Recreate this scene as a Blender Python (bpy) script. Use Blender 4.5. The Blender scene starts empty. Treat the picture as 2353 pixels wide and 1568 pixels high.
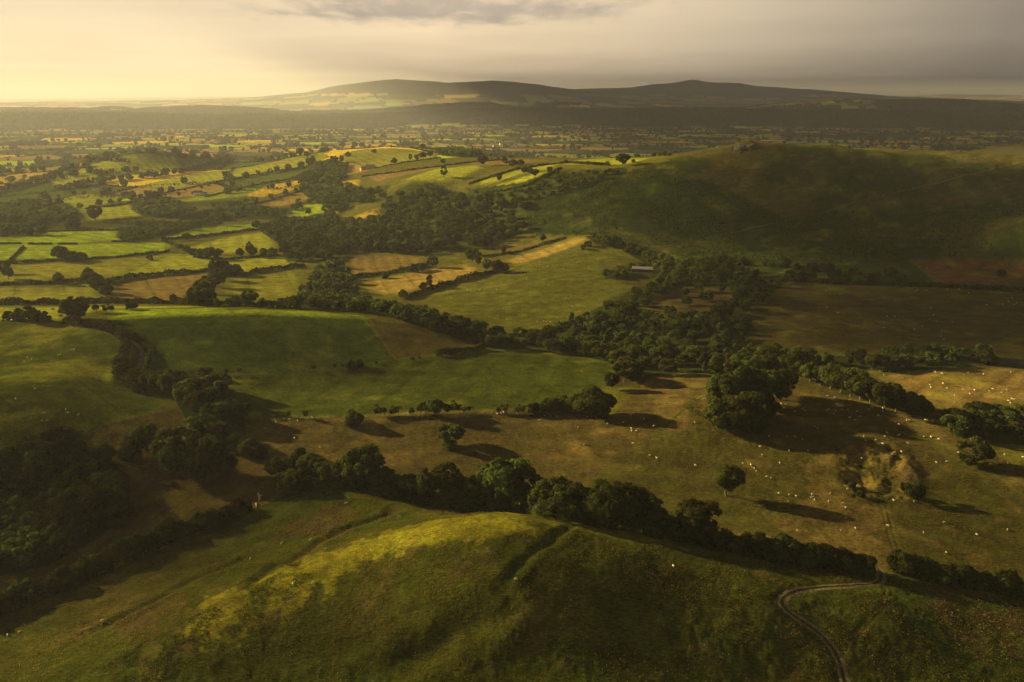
import bpy, bmesh, math, random
import numpy as np
from mathutils import Vector, Matrix

rng = np.random.default_rng(7)
random.seed(7)
sc = bpy.context.scene
COL = sc.collection
PI = math.pi
R = math.radians

# ---------------------------------------------------------------- camera (fixed first: the survey of the valley below is taken from it)
ZC = 200.0                       # height of the viewpoint over the level 0 of the plain
PITCH = math.atan(560 / 1830.0)
FPX = 1830.0                     # focal length in survey pixels (picture 2353 x 1568)
CX, CY = 1176.5, 784.0
SP, CP = math.sin(PITCH), math.cos(PITCH)

def ray(px, py):
    """azimuth (from +Y towards +X) and slope dz/dr of a line of sight"""
    u = (np.asarray(px, float) - CX) / FPX
    v = (CY - np.asarray(py, float)) / FPX
    dx, dy, dz = u, CP + v * SP, v * CP - SP
    return np.arctan2(dx, dy), dz / np.hypot(dx, dy)

# ---------------------------------------------------------------- terrain survey
# (px, py, z) : height relative to the viewpoint ; ('r', px, py, r): distance ; ('h', px, r, z): hidden ground, bearing of column px
S = """
1150 1176 -118;1150 1250 -118.5;1150 1350 -123.5;1176 1450 -129;1176 1568 -136;1020 1190 -122;1260 1200 -119
900 1215 -127;700 1310 -131;500 1400 -134;300 1490 -139;100 1568 -143;0 1400 -152;300 1290 -148;560 1180 -143;720 1110 -140.5;880 1145 -138
650 1200 -140;400 1330 -145;200 1440 -147;600 1568 -140;900 1568 -138;900 1400 -130;800 1230 -134
1450 1270 -122;1450 1400 -128;1450 1568 -136;1750 1320 -128;1750 1450 -132;1750 1568 -138;2000 1340 -133;2050 1450 -134;2050 1568 -139;2353 1420 -138;2353 1568 -141
1800 1290 -133;2000 1312 -135;2300 1370 -138;1600 1245 -134
1670 1140 -139;1400 1100 -140;1100 1010 -141;900 990 -141;750 1050 -142;1300 970 -139;1000 950 -138;700 965 -139;1450 900 -139;1700 975 -137;1650 945 -134.5;1900 950 -137;2100 985 -138;1850 895 -134;2000 925 -133.5;2150 968 -135.5
2000 1060 -139;2000 1012 -136;2250 1050 -139;2353 1150 -141;2100 1200 -141;1850 1180 -140;1500 1150 -140.5
2100 935 -139;2300 1000 -139;2150 880 -139;2353 900 -139;1800 780 -142;2000 740 -141;2200 700 -139;2353 660 -137;1800 665 -138;2200 600 -132;2353 600 -131
1400 770 -150;1200 745 -152;1000 705 -154;1550 800 -148;1650 830 -146;1500 850 -142.5;2000 830 -143;2250 830 -141
1100 812 -141;800 860 -141;600 930 -140;1000 880 -140;1380 832 -143;1300 900 -139
600 850 -138;600 780 -131;600 722 -126;850 735 -129;850 790 -135;1000 765 -137;1060 788 -141;400 715 -128;350 760 -129;330 850 -137;300 800 -133
600 690 -149;800 690 -153;900 705 -154;720 700 -150
0 740 -131;150 730 -129;0 850 -132;150 850 -130;100 950 -131;270 900 -135;380 935 -137;0 1020 -135;200 1000 -137
0 1100 -146;100 1200 -152;250 1150 -149;400 1080 -144;480 1000 -141;0 1300 -154;350 1220 -148;550 1100 -144
0 690 -148;200 690 -145;400 692 -146;300 600 -160;0 600 -160;600 620 -160;0 540 -163;300 520 -165;0 470 -167;200 460 -168;500 470 -165;400 560 -163;700 560 -160;740 640 -159
300 420 -164;300 385 -146;300 352 -122;430 378 -150;410 354 -128;150 400 -160;200 372 -143;520 372 -160;0 410 -170;550 420 -156;600 385 -143;650 400 -147;700 355 -126;760 347 -118
900 337 -111;820 345 -117;900 385 -118;1000 350 -108;1000 380 -108;960 410 -112;1110 385 -101;1220 395 -97;1150 430 -110;1000 440 -125;880 440 -132;900 500 -150;1050 500 -140;1200 450 -112;1200 520 -136;1100 570 -150;1000 610 -155;800 560 -158;800 480 -155;700 420 -150;720 460 -158
1180 362 -97;1300 363 -92;1430 374 -81;1520 358 -76
1200 620 -148;1400 590 -141;1050 690 -152;1200 680 -148;1300 640 -144;1400 680 -145;900 600 -156;850 650 -157;950 640 -155;1200 580 -149;1330 545 -137
2200 590 -131.5;1500 600 -142;1700 590 -138;1900 612 -137
"""
SR = """
1540 362 1050;1640 345 1070;1720 331 1080;1800 329 1080;1950 336 1075;2100 347 1070;2353 369 1030
1500 550 790;1500 450 920;1700 500 860;1700 400 970;1900 400 960;1900 500 860;2100 500 860;2100 420 960;2353 450 930;2353 540 800;1400 500 850;1350 540 800;1300 480 900
2353 329 1750
"""
SH = """
1150 246 -138.5;1300 250 -139;1030 248 -138;1450 262 -139;1000 260 -140
900 2600 -168;1176 2000 -160;1450 1600 -140;1720 1300 -95;1720 1800 -150;2050 1300 -95;2050 1900 -150;2353 1350 -85;2353 2400 -150;300 2400 -172;600 2300 -168;0 2400 -175;760 2400 -165
0 4000 -190;600 4000 -190;1176 4000 -190;1750 4000 -190;2353 4000 -190;1176 3000 -180;2000 3000 -180
-700 300 -140;-700 600 -145;-700 1200 -150;-700 2500 -170;3050 300 -140;3050 600 -130;3050 1000 -60;3050 1500 -70;3050 2500 -160;0 130 -146;1176 90 -143;2353 130 -143;-700 100 -146;3050 100 -143;1176 120 -140
"""
pts = []
for t in S.replace('\n', ';').split(';'):
    if t.strip():
        a, b, c = map(float, t.split()); az, sl = ray(a, b); pts.append((az, math.log(c / sl), c))
for t in SR.replace('\n', ';').split(';'):
    if t.strip():
        a, b, c = map(float, t.split()); az, sl = ray(a, b); pts.append((az, math.log(c), c * sl))
for t in SH.replace('\n', ';').split(';'):
    if t.strip():
        a, b, c = map(float, t.split()); az, sl = ray(a, 600); pts.append((az, math.log(b), c))
pts = np.array(pts, float)

def tps_fit(p, z, lam):
    n = len(p)
    d2 = ((p[:, None] - p[None]) ** 2).sum(-1)
    K = 0.5 * d2 * np.log(d2 + 1e-12) + lam * np.eye(n)
    P = np.c_[np.ones(n), p]
    A = np.zeros((n + 3, n + 3)); A[:n, :n] = K; A[:n, n:] = P; A[n:, :n] = P.T
    return np.linalg.solve(A, np.r_[z, 0, 0, 0])
TW = tps_fit(pts[:, :2], pts[:, 2], 2e-4)

def tps_eval(az, lr):
    out = np.full(az.shape, TW[-3]) + TW[-2] * az + TW[-1] * lr
    for (a, l, _), w in zip(pts, TW[:-3]):
        d2 = (az - a) ** 2 + (lr - l) ** 2
        out += w * 0.5 * d2 * np.log(d2 + 1e-12)
    return out

# ---- value noise on the plane
_perm = rng.random((512, 512))
def vnoise(x, y):
    xi = np.floor(x).astype(int); yi = np.floor(y).astype(int)
    fx = x - xi; fy = y - yi
    fx = fx * fx * (3 - 2 * fx); fy = fy * fy * (3 - 2 * fy)
    g = lambda i, j: _perm[i & 511, j & 511]
    return (g(xi, yi) * (1 - fx) + g(xi + 1, yi) * fx) * (1 - fy) + (g(xi, yi + 1) * (1 - fx) + g(xi + 1, yi + 1) * fx) * fy - 0.5
def fbm(x, y, s, o=4):
    out = 0; a = 1
    for k in range(o):
        out = out + a * vnoise(x / s + 37.1 * k, y / s - 11.7 * k); s /= 2.03; a *= .5
    return out
def smooth(a, b, x):
    t = np.clip((x - a) / (b - a), 0, 1); return t * t * (3 - 2 * t)

# ---- far ridges: skyline survey (px, py) and distance
def sky(s):
    a = np.array([list(map(float, t.split())) for t in s.split(';')]); az, sl = ray(a[:, 0], a[:, 1]); return az, sl
SCARP = sky("-900 266;0 265;130 262;250 264;320 265;450 268;600 267;700 269;800 266;900 263;1000 258;1080 254;1200 253;1440 252;1600 252;1750 254;1900 257;2050 259;2200 265;2353 266;3200 268")
RIDGE = sky("-900 252;0 251;220 253;235 249;280 250;310 254;340 252;400 248;470 246;560 249;640 254;720 258;790 257;900 252;1000 244;1080 238;1130 239;1170 245;1205 252;1240 241;1300 238;1360 241;1410 248;1440 252;1530 252;1690 250;1760 241;1850 233;1930 230;2000 232;2170 231;2270 236;2353 242;3200 246")
CLEE = sky("-900 236;0 236;300 232;500 228;600 222;700 213;745 203;800 194;860 186;910 182;960 185;1030 191;1080 188;1130 186;1180 189;1240 195;1290 203;1340 209;1450 222;1600 236;3200 240")
BROWN = sky("-900 240;1000 236;1200 220;1330 205;1400 203;1450 201;1500 194;1550 190;1585 184;1600 184;1625 189;1700 192;1740 198;1850 205;1950 213;2050 221;2353 233;3200 236")
EDGE = sky("-900 228;0 229;300 225;500 223;700 224;1000 226;1500 226;1900 221;2050 220;2180 217;2353 219;3200 222")
def ridge(az, r, prof, r0, near, far, base):
    top = np.interp(az, prof[0], prof[1]) * r0
    f = np.where(r < r0, smooth(near, r0, r), 1 - smooth(r0, far, r))
    return np.where(top > base, (top - base) * f, 0)

def dist_poly(x, y, P):
    d = np.full(x.shape, 1e9)
    for (x0, y0), (x1, y1) in zip(P[:-1], P[1:]):
        vx, vy = x1 - x0, y1 - y0
        t = np.clip(((x - x0) * vx + (y - y0) * vy) / (vx * vx + vy * vy + 1e-9), 0, 1)
        d = np.minimum(d, np.hypot(x - x0 - t * vx, y - y0 - t * vy))
    return d

# ---- polar survey grid
dep = np.concatenate([np.linspace(62, 6, 760), np.linspace(6, 2.0, 150)[1:]])
RR = np.concatenate([[12, 30, 50], 140 / np.tan(np.radians(dep)), np.geomspace(4009, 45000, 190)[1:]])
AA = np.radians(np.concatenate([np.linspace(-180, -60, 25)[:-1], np.linspace(-60, -36, 70)[:-1], np.linspace(-36, 36, 1000), np.linspace(36, 60, 70)[1:], np.linspace(60, 180, 25)[1:]]))
NR, NA = len(RR), len(AA)
az_g, r_g = np.meshgrid(AA, RR)
lr_g = np.log(r_g)
aeval = np.clip(az_g, -.9, .9)
base = tps_eval(aeval, np.clip(lr_g, math.log(85), math.log(3800)))
back = smooth(.62, 1.4, np.abs(az_g))
base = base * (1 - back) + -165 * back
w_far = smooth(math.log(2600), math.log(4000), lr_g)
base = base * (1 - w_far) + (-190) * w_far
base = base - 15 * smooth(4000, 6000, r_g) - 12 * smooth(9000, 14000, r_g)
for prof, r0, n, f in ((SCARP, 6800, 5900, 8200), (RIDGE, 9000, 7400, 11500), (CLEE, 18500, 12500, 23000), (BROWN, 23500, 18500, 29000), (EDGE, 36000, 28000, 44000)):
    base = np.maximum(base, base + (1 - .8 * back) * ridge(az_g, r_g, prof, r0, n, f, -205 if r0 < 9500 else -217))
X = r_g * np.sin(az_g); Y = r_g * np.cos(az_g)
Z = ZC + base
Z += smooth(500, 2500, r_g) * fbm(X, Y, 420, 4) * np.clip(r_g / 500, 0, 14)
Z += (1 - smooth(900, 2000, r_g)) * (fbm(X, Y, 60, 3) * 1.5)
_hx, _hy = hillc = (430.0, 880.0)
hillm = np.exp(-((X - _hx) / 330) ** 2 - ((Y - _hy) / 190) ** 2)
Z += hillm * (-np.abs(fbm(X + .35 * Y, Y * .35, 95, 3)) * 17 + fbm(X, Y, 30, 3) * 4.2)

def col_profile(az):
    j = int(np.clip(np.searchsorted(AA, az) - 1, 0, NA - 2)); t = (az - AA[j]) / (AA[j + 1] - AA[j])
    return Z[:, j] * (1 - t) + Z[:, j + 1] * t
def hit(px, py, rmax=2.0e4):
    """ground point seen along a line of sight of the survey"""
    az, sl = ray(px, py); az = float(az); sl = float(sl)
    g = col_profile(az) - (ZC + sl * RR)
    k = np.nonzero(g[4:] > 0)[0]
    if len(k) == 0: r = rmax
    else:
        k = k[0] + 4; t = g[k - 1] / (g[k - 1] - g[k]); r = RR[k - 1] + t * (RR[k] - RR[k - 1])
    r = min(r, rmax)
    return np.array([r * math.sin(az), r * math.cos(az)])
def project(x, y, z):
    f = y * CP - (z - ZC) * SP; return CX + FPX * x / f, CY - FPX * (y * SP + (z - ZC) * CP) / f
def hgt(x, y):
    x = np.asarray(x, float); y = np.asarray(y, float)
    r = np.clip(np.hypot(x, y), RR[0], RR[-1] - 1); a = np.arctan2(x, y)
    i = np.clip(np.searchsorted(RR, r) - 1, 0, NR - 2); j = np.clip(np.searchsorted(AA, a) - 1, 0, NA - 2)
    t = (r - RR[i]) / (RR[i + 1] - RR[i]); s = (a - AA[j]) / (AA[j + 1] - AA[j])
    return (Z[i, j] * (1 - t) + Z[i + 1, j] * t) * (1 - s) + (Z[i, j + 1] * (1 - t) + Z[i + 1, j + 1] * t) * s
def line(s, rmax=4000, step=25):
    """polyline 'px py;px py' -> ground points, densified along the sight"""
    a = [tuple(map(float, t.split())) for t in s.split(';')]
    out = []
    for (x0, y0), (x1, y1) in zip(a[:-1], a[1:]):
        n = max(1, int(math.hypot(x1 - x0, y1 - y0) / step))
        for k in range(n): out.append(hit(x0 + (x1 - x0) * k / n, y0 + (y1 - y0) * k / n, rmax))
    out.append(hit(*a[-1], rmax))
    return np.array(out)
# ---------------------------------------------------------------- relief features carved into the ground
def near_box(P, pad):
    return (X > P[:, 0].min() - pad) & (X < P[:, 0].max() + pad) & (Y > P[:, 1].min() - pad) & (Y < P[:, 1].max() + pad)
def carve(P, width, depth, lip=0.0):
    m = near_box(P, width * 4)
    d = dist_poly(X[m], Y[m], P) + fbm(X[m], Y[m], 6, 2) * width * .5
    e = np.minimum(np.hypot(X[m] - P[0, 0], Y[m] - P[0, 1]), np.hypot(X[m] - P[-1, 0], Y[m] - P[-1, 1])); e = smooth(0, width * 3, e)
    Z[m] -= e * depth * np.exp(-(d / width) ** 2)
    if lip: Z[m] += e * lip * np.exp(-((d - width * 1.9) / width) ** 2)
DITCH = line("1150 1345;1172 1322;1195 1298;1230 1265;1268 1240;1300 1216;1316 1208")
DITCH2 = line("860 1568;920 1525;1000 1480;1080 1435;1150 1395")
BANK = line("560 1350;640 1298;700 1275;730 1248;800 1215;880 1188;915 1168")
BANK2 = line("180 1470;330 1395;450 1330;560 1285;660 1290;712 1302")
LANE = line("165 738;225 748;285 770;318 785;333 803;325 830;308 855;290 872;296 884")
STRIP = line("1345 1022;1420 1035;1500 1052")
TRACK = line("1955 1600;1938 1560;1930 1520;1912 1485;1885 1455;1850 1430;1815 1408;1795 1388;1800 1370;1830 1356;1890 1348;1960 1344;2020 1338;2028 1318;2010 1300")
RUTS = line("2068 1292;2052 1240;2035 1180;2022 1120;2000 1080;1965 1050")
FORK = line("1950 1500;1968 1462;1998 1425;2035 1390;2045 1355")
HILLPATH = line("1600 552;1700 530;1800 508;1900 485;2000 455;2100 432;2200 408;2300 384;2353 370;3300 352")
PATCHPATH = line("835 735;860 760;885 792;905 822")
PASTPATH = line("1500 1005;1525 985;1545 965;1575 940;1610 915;1640 905")
carve(DITCH, 1.5, .6, .15); carve(DITCH2, 3.6, 1.3, .4); carve(BANK, 2.0, .75, .4); carve(BANK2, 2.0, .8, .4)
carve(LANE, 3.0, 1.6, .6); carve(STRIP, 1.0, .7, .2); carve(TRACK, 2.2, .30, .1); carve(HILLPATH, 2.2, 1.2, .4)
for off in (-1, 1):
    carve(RUTS + np.array([off * .9, 0]), .5, .12); carve(FORK + np.array([off * .8, 0]), .45, .12)
# quarry scar: a scooped hollow with a raw rim
q0 = hit(2010, 1065); q1 = hit(2045, 1110)
def inside(x, y, P):
    c = np.zeros(x.shape, bool); n = len(P)
    for i in range(n):
        x0, y0 = P[i]; x1, y1 = P[(i + 1) % n]
        if y0 == y1: continue
        k = ((y0 > y) != (y1 > y)) & (x < (x1 - x0) * (y - y0) / (y1 - y0) + x0); c ^= k
    return c
def poly(s, rmax=2700):
    return line(s + ';' + s.split(';')[0], rmax, 30)[:-1]
QUARRY = poly("1930 1030;1965 1012;2010 1008;2060 1028;2085 1060;2095 1090;2105 1130;2075 1160;2040 1150;2000 1140;1960 1150;1935 1110;1925 1060")
m = near_box(QUARRY, 15)
dq = dist_poly(X[m], Y[m], np.vstack([QUARRY, QUARRY[:1]])); inq = inside(X[m], Y[m], QUARRY)
sd = np.where(inq, dq, -dq)
Z[m] += -1.1 * smooth(-3, 7, sd + 2.5 * fbm(X[m], Y[m], 6, 3)) + .5 * np.exp(-((sd + .5) / 3.2) ** 2) + np.where(inq, 1, 0) * smooth(0, 3, dq) * (fbm(X[m], Y[m], 5, 3) * 1.9)
BANKQ = line('1968 1034;2000 1032;2040 1046;2075 1072;2092 1100'); mb_ = near_box(BANKQ, 12); Z[mb_] += 1.0 * np.exp(-((dist_poly(X[mb_], Y[mb_], BANKQ) + 3 * fbm(X[mb_], Y[mb_], 7, 3)) / 4.5) ** 2) * (1 + fbm(X[mb_], Y[mb_], 4, 3))
# tor on the skyline hill
tor = hit(1716, 337); m = (np.hypot(X - tor[0], Y - tor[1]) < 90)
Z[m] += np.exp(-((X[m] - tor[0]) / 40) ** 2 - ((Y[m] - tor[1]) / 30) ** 2) * np.abs(fbm(X[m], Y[m], 11, 3)) * 7
Z[m] += 4.0 * np.exp(-((X[m] - tor[0]) / 16) ** 2 - ((Y[m] - tor[1]) / 20) ** 2)
# tussocks and small humps
near = r_g < 900
Z[near] += (1 - smooth(300, 900, r_g[near])) * (fbm(X[near], Y[near], 9, 3) * .30 + fbm(X[near] + 900, Y[near], 1.7, 2) * .20)
sheepwalk = np.sin((Z * 1.9) + fbm(X, Y, 25, 3) * 6) * .05 * (1 - smooth(260, 420, r_g))
Z += sheepwalk * .5

# ---------------------------------------------------------------- field colours (what grows there, in places with sunlight and mist glow painted in)
PAL = dict(bright=(.240, .320, .018), green=(.044, .066, .010), mid=(.054, .068, .010), yg=(.265, .285, .024), olive=(.205, .208, .024),
           straw=(.280, .200, .048), gold=(.440, .315, .035), tan=(.185, .130, .040), brown=(.074, .060, .018), dbrown=(.062, .048, .018),
           red=(.105, .052, .024), bracken=(.026, .040, .009), hilltop=(.072, .066, .019), wood=(.030, .040, .010), fore=(.053, .061, .008), scrub=(.085, .062, .022), slope=(.080, .085, .013))
ALB = np.empty((NR, NA, 3)); ALB[:] = PAL['olive']
# patchwork of the plain: jittered cells
def cells(x, y, sx, sy, rot, seed):
    c, s = math.cos(rot), math.sin(rot)
    u = (x * c + y * s) / sx; v = (-x * s + y * c) / sy
    iu = np.floor(u).astype(int); iv = np.floor(v).astype(int)
    f1 = np.full(x.shape, 1e9); f2 = np.full(x.shape, 1e9); cid = np.zeros(x.shape, int)
    for a in (-1, 0, 1):
        for b in (-1, 0, 1):
            i, j = iu + a, iv + b
            ju = _perm[(i * 3 + seed) & 511, (j * 7 + 5) & 511]; jv = _perm[(i * 5 + 11) & 511, (j * 3 + seed * 2) & 511]
            d = np.hypot((i + .15 + .7 * ju - u) * sx, (j + .15 + .7 * jv - v) * sy)
            nw = d < f1
            f2 = np.where(nw, f1, np.minimum(f2, d)); cid = np.where(nw, (i * 7919 + j * 104729) & 0xffff, cid); f1 = np.minimum(f1, d)
    return cid, f2 - f1
far = r_g > 1500
cid, gap = cells(X[far], Y[far], 250, 190, .35, 3)
names = ['mid', 'yg', 'tan', 'green', 'straw', 'bright', 'tan', 'olive', 'gold', 'mid', 'tan', 'wood']
pal = np.array([PAL[n] for n in names])
fc = pal[(cid * 31 // 7) % len(names)] * 1.6  # far colours raised to stand in for low mist glowing over the plain
cid2, gap2 = cells(X[far], Y[far], 620, 480, .2, 9)
big = r_g[far] > 9500
fc = np.where(big[:, None], pal[(cid2 * 17 // 5) % len(names)] * 1.35, fc)
hedge = np.where(big, gap2 < 45, gap < 13)
fc = np.where(hedge[:, None], np.array(PAL['wood']), fc)
ALB[far] = fc
# wooded scarps and moor on the far hills
sx_ = np.where((r_g > 5900) & (r_g < 9800), 1, 0)
woodm = (((r_g > 6000 + 350 * fbm(X, Y, 700, 3)) & (r_g < 7100)) | ((r_g > 7900) & (r_g < 9400))) & (fbm(X + 3000, Y, 700, 3) < np.where(r_g > 7900, .12, .36))
foot_ = (r_g > 5000) & (r_g < 6500) & ~woodm & (fbm(X, Y, 600, 2) > -.1); ALB[foot_] = ALB[foot_] * .4 + np.array(PAL['tan']) * .6
ALB[woodm] = PAL['wood']
moor = (r_g > 15000) & (Z > ZC + 60 + 60 * fbm(X, Y, 1500, 3))
ALB[moor] = (.05, .045, .022)

def paint(c, s, soft=0):
    P = poly(s); m = near_box(P, 2)
    xm, ym = X[m], Y[m]; k = inside(xm, ym, P); a = ALB[m]; xk, yk = xm[k], ym[k]
    col = np.tile(np.array(PAL[c]), (len(xk), 1))
    if c in ('bright', 'yg', 'straw', 'gold', 'tan', 'mid', 'olive', 'red') and len(xk):
        e = np.roll(P, -1, 0) - P; q = int(np.argmax((e ** 2).sum(1))); t = e[q] / np.linalg.norm(e[q]); u = -xk * t[1] + yk * t[0]
        per = 11 if c in ('straw', 'gold', 'tan') else 16
        f = 1 + .11 * np.sin(2 * PI * u / per + 2.5 * fbm(xk, yk, 90, 2)) - .22 * (np.abs((u % (per * 2.2)) - per) < .9) + .34 * fbm(xk, yk, 75, 3)
        de = dist_poly(xk, yk, np.vstack([P, P[:1]])) + 4 * fbm(xk, yk, 12, 2); ed = (1 - smooth(1.5, 9, de)) * .55
        col = col * f[:, None]; col = col * (1 - ed[:, None]) + np.array(PAL['green']) * 1.1 * ed[:, None]
    a[k] = col; ALB[m] = a
nearz = r_g < 1500
ALB[nearz] = (.100, .098, .016)
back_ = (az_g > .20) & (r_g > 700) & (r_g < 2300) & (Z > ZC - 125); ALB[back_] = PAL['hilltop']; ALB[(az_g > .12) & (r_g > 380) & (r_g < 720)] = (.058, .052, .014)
F = """
bracken|1210 500;1300 460;1440 396;1640 420;1800 500;2000 480;2353 470;3300 470;3300 600;2353 602;2100 602;2090 650;1960 652;1820 646;1600 600;1450 570;1350 540;1220 540
hilltop|1440 396;1540 367;1640 350;1715 337;1800 334;1950 341;2100 352;2353 374;3300 380;3300 470;2353 470;2000 480;1800 500;1640 420
fore|0 1415;300 1290;560 1180;720 1110;900 1150;1050 1170;1150 1180;1260 1205;1450 1245;1600 1250;1800 1295;2000 1315;2300 1375;3300 1400;3300 1640;-900 1640
scrub|0 1040;100 1010;400 940;560 1020;700 1090;600 1160;300 1280;0 1405;-900 1450;-900 1050
brown|620 965;1000 950;1310 942;1400 960;1500 862;1640 862;1820 882;2150 972;2353 1080;3300 1150;3300 1400;2353 1375;2070 1310;1870 1288;1500 1213;1340 1198;950 1140;780 1100;700 1090;560 1020
mid|-900 740;150 742;285 782;275 872;400 938;300 962;100 1012;0 1042;-900 1080
bright|240 712;500 707;700 713;830 725;848 734;600 724;420 728;250 735
green|250 736;420 729;600 725;848 736;905 825;720 850;560 858;330 860;345 800;290 762
brown|852 737;960 745;1080 788;1060 800;1000 815;905 825
mid|480 870;900 828;1150 806;1430 832;1400 880;1320 930;1000 946;620 962;560 930
yg|-900 745;-900 708;450 703;500 706;240 712;150 735
olive|-900 690;-900 662;60 658;215 650;240 685;200 692
tan|260 690;250 650;400 633;490 625;500 640;460 695
olive|520 690;515 640;700 618;680 690;650 700
olive|-900 650;-900 612;130 600;390 582;480 600;490 618;300 636;230 640;130 648
yg|250 638;390 583;520 590;640 590;690 608;550 628;490 618;400 625
bright|-900 602;-900 566;390 558;390 577;250 592;130 597
bright|-900 558;-900 538;270 530;290 550;180 560
mid|-900 530;60 520;220 510;330 500;265 528
yg|420 570;520 545;620 530;640 565;625 580;480 585
bright|370 550;430 525;600 512;620 524;500 538;430 547
tan|330 505;480 503;500 511;420 522;340 512
yg|180 480;300 470;330 495;200 508
yg|70 470;200 445;300 455;200 480
gold|550 450;620 425;700 412;700 432;600 455
straw|580 470;650 450;720 435;730 455;640 475
bright|560 500;700 470;780 465;790 490;690 500;620 495
bright|390 465;540 430;600 432;560 452;460 462
yg|310 430;400 410;480 395;640 375;740 352;760 360;700 385;640 390;560 405;400 432
yg|100 408;160 390;230 372;265 362;300 356;350 355;405 360;430 390;330 400;250 412;130 430
yg|620 357;700 348;740 346;758 350;650 370
olive|772 365;800 350;840 343;900 341;950 345;1000 354;1008 362;900 375;850 385
tan|830 405;900 394;1000 381;1010 386;900 410;860 420
yg|920 418;960 402;1000 389;1100 379;1110 387;1060 415;1000 420
yg|1080 420;1130 405;1180 388;1240 380;1300 374;1260 389;1200 400;1120 425
yg|1095 445;1150 423;1220 402;1290 387;1200 430;1150 440
tan|1060 376;1120 369;1180 366;1290 367;1250 372;1120 383
yg|1280 373;1340 367;1400 364;1500 362;1470 372;1430 380;1300 379
gold|800 500;840 487;870 480;880 490;830 505
gold|770 420;800 414;830 412;825 428;790 428
tan|795 595;850 588;900 583;985 590;990 605;920 622;800 635
straw|820 650;900 634;1000 615;1080 605;1110 625;1000 660;900 680;850 670
slope|980 690;1060 665;1140 640;1200 605;1260 575;1330 545;1360 552;1370 575;1470 600;1390 620;1400 640;1460 660;1300 730;1200 754;1100 740;1020 705
straw|1140 604;1200 585;1330 543;1360 552;1270 585;1200 608
tan|1110 583;1180 565;1280 542;1250 557;1180 582
bracken|1066 436;1200 420;1262 394;1440 386;1440 398;1300 462;1210 502;1200 462;1150 468
bracken|2070 645;2080 596;2140 596;2150 656;2075 656
red|2090 600;2200 589;2353 599;3300 605;3300 655;2353 655;2150 650
brown|1700 705;1760 670;1820 648;2000 652;2353 670;3300 680;3300 830;2353 815;2270 800;2130 795;1990 815;1720 780
tan|2000 857;2270 842;2353 847;3300 850;3300 940;2353 930;2180 945;2100 920
dbrown|1470 700;1560 660;1680 650;1690 690;1640 730;1500 740
"""
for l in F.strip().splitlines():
    c, s = l.split('|'); paint(c, s)  # bright strip above the shaded green slope: sunlight put into the field colour
WOODS = {}
def wood(key, s, rmax=2700): WOODS[key] = poly(s, rmax)
# gradual mixes inside the pastures (patches of what grows, at the scale of metres)
def mixin(mask, c, a):
    ALB[mask] = ALB[mask] * (1 - a[:, None]) + np.array(PAL[c]) * a[:, None]
mn = r_g < 1300
n1 = fbm(X, Y, 38, 4); n2 = fbm(X + 500, Y, 11, 4); n3 = fbm(X, Y + 700, 3.2, 3)
def zone(s):
    P = poly(s); m = near_box(P, 2); idx = np.zeros(X.shape, bool); idx[m] = inside(X[m], Y[m], P); return idx
zf = zone("0 1415;300 1290;560 1180;720 1110;900 1150;1050 1170;1150 1180;1260 1205;1450 1245;1600 1250;1800 1295;2000 1315;2300 1375;3300 1400;3300 1640;-900 1640")
mixin(zf, 'scrub', (smooth(.12, .5, n1 + n2 * .7) * .32)[zf]); mixin(zf, 'green', (smooth(.08, .3, -n1 + n2 * .5) * .6)[zf]); mixin(zf, 'tan', (smooth(.28, .5, n2 + n3 * .4) * .3)[zf])
zp = zone("620 965;1000 950;1310 942;1400 960;1500 862;1640 862;1820 882;2150 972;2353 1080;3300 1150;3300 1400;2353 1375;2070 1310;1870 1288;1500 1213;1340 1198;950 1140;780 1100;700 1090;560 1020")
zg = zone("1330 1130;1500 1000;1640 960;1820 960;2100 985;2353 1090;2353 1370;2070 1305;1870 1285;1700 1230")
gsoft = np.clip(smooth(-.25, .25, n1 + .1) , 0, 1)
mixin(zg, 'fore', (gsoft * .55)[zg]); mixin(zp, 'tan', (smooth(.02, .35, n2 * .6 - n1 * .6) * .48)[zp]); mixin(zp, 'dbrown', (smooth(.15, .45, n1 + n3 * .3) * .5)[zp])
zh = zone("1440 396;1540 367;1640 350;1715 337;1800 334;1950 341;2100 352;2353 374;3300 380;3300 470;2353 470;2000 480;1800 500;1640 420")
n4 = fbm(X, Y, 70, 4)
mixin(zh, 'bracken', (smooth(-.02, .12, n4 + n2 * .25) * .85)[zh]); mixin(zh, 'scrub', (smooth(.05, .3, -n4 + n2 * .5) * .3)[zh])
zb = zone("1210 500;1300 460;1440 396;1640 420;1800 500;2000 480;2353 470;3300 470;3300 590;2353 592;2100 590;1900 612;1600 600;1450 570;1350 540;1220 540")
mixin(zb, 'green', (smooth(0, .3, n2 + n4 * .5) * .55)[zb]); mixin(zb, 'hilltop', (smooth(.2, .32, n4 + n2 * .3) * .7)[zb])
zl = zone("-900 740;150 742;285 782;275 872;400 938;300 962;100 1012;0 1042;-900 1080")
mixin(zl, 'olive', (smooth(-.2, .35, n1 + n2 * .5) * .6)[zl])
allp = mn & ~zf & ~zp
mixin(allp, 'olive', (smooth(.05, .5, n1 * .6 + n2 * .5) * .4)[allp])
CREST_GLOW = line('520 1405;640 1348;760 1290;900 1238;1040 1205;1150 1192')  # sunlit streak of the near crest, painted into the ground colour
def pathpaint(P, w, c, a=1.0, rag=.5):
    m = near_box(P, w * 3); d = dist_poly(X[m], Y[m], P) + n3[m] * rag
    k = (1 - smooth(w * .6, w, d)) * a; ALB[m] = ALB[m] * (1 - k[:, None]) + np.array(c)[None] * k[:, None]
pathpaint(CREST_GLOW, 11, (.285, .262, .020), .55, 9); pathpaint(DITCH, 1.6, PAL['green'], .8); pathpaint(BANK, 1.6, PAL['dbrown'], .7); pathpaint(STRIP, 1.2, PAL['dbrown'], .9)
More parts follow.
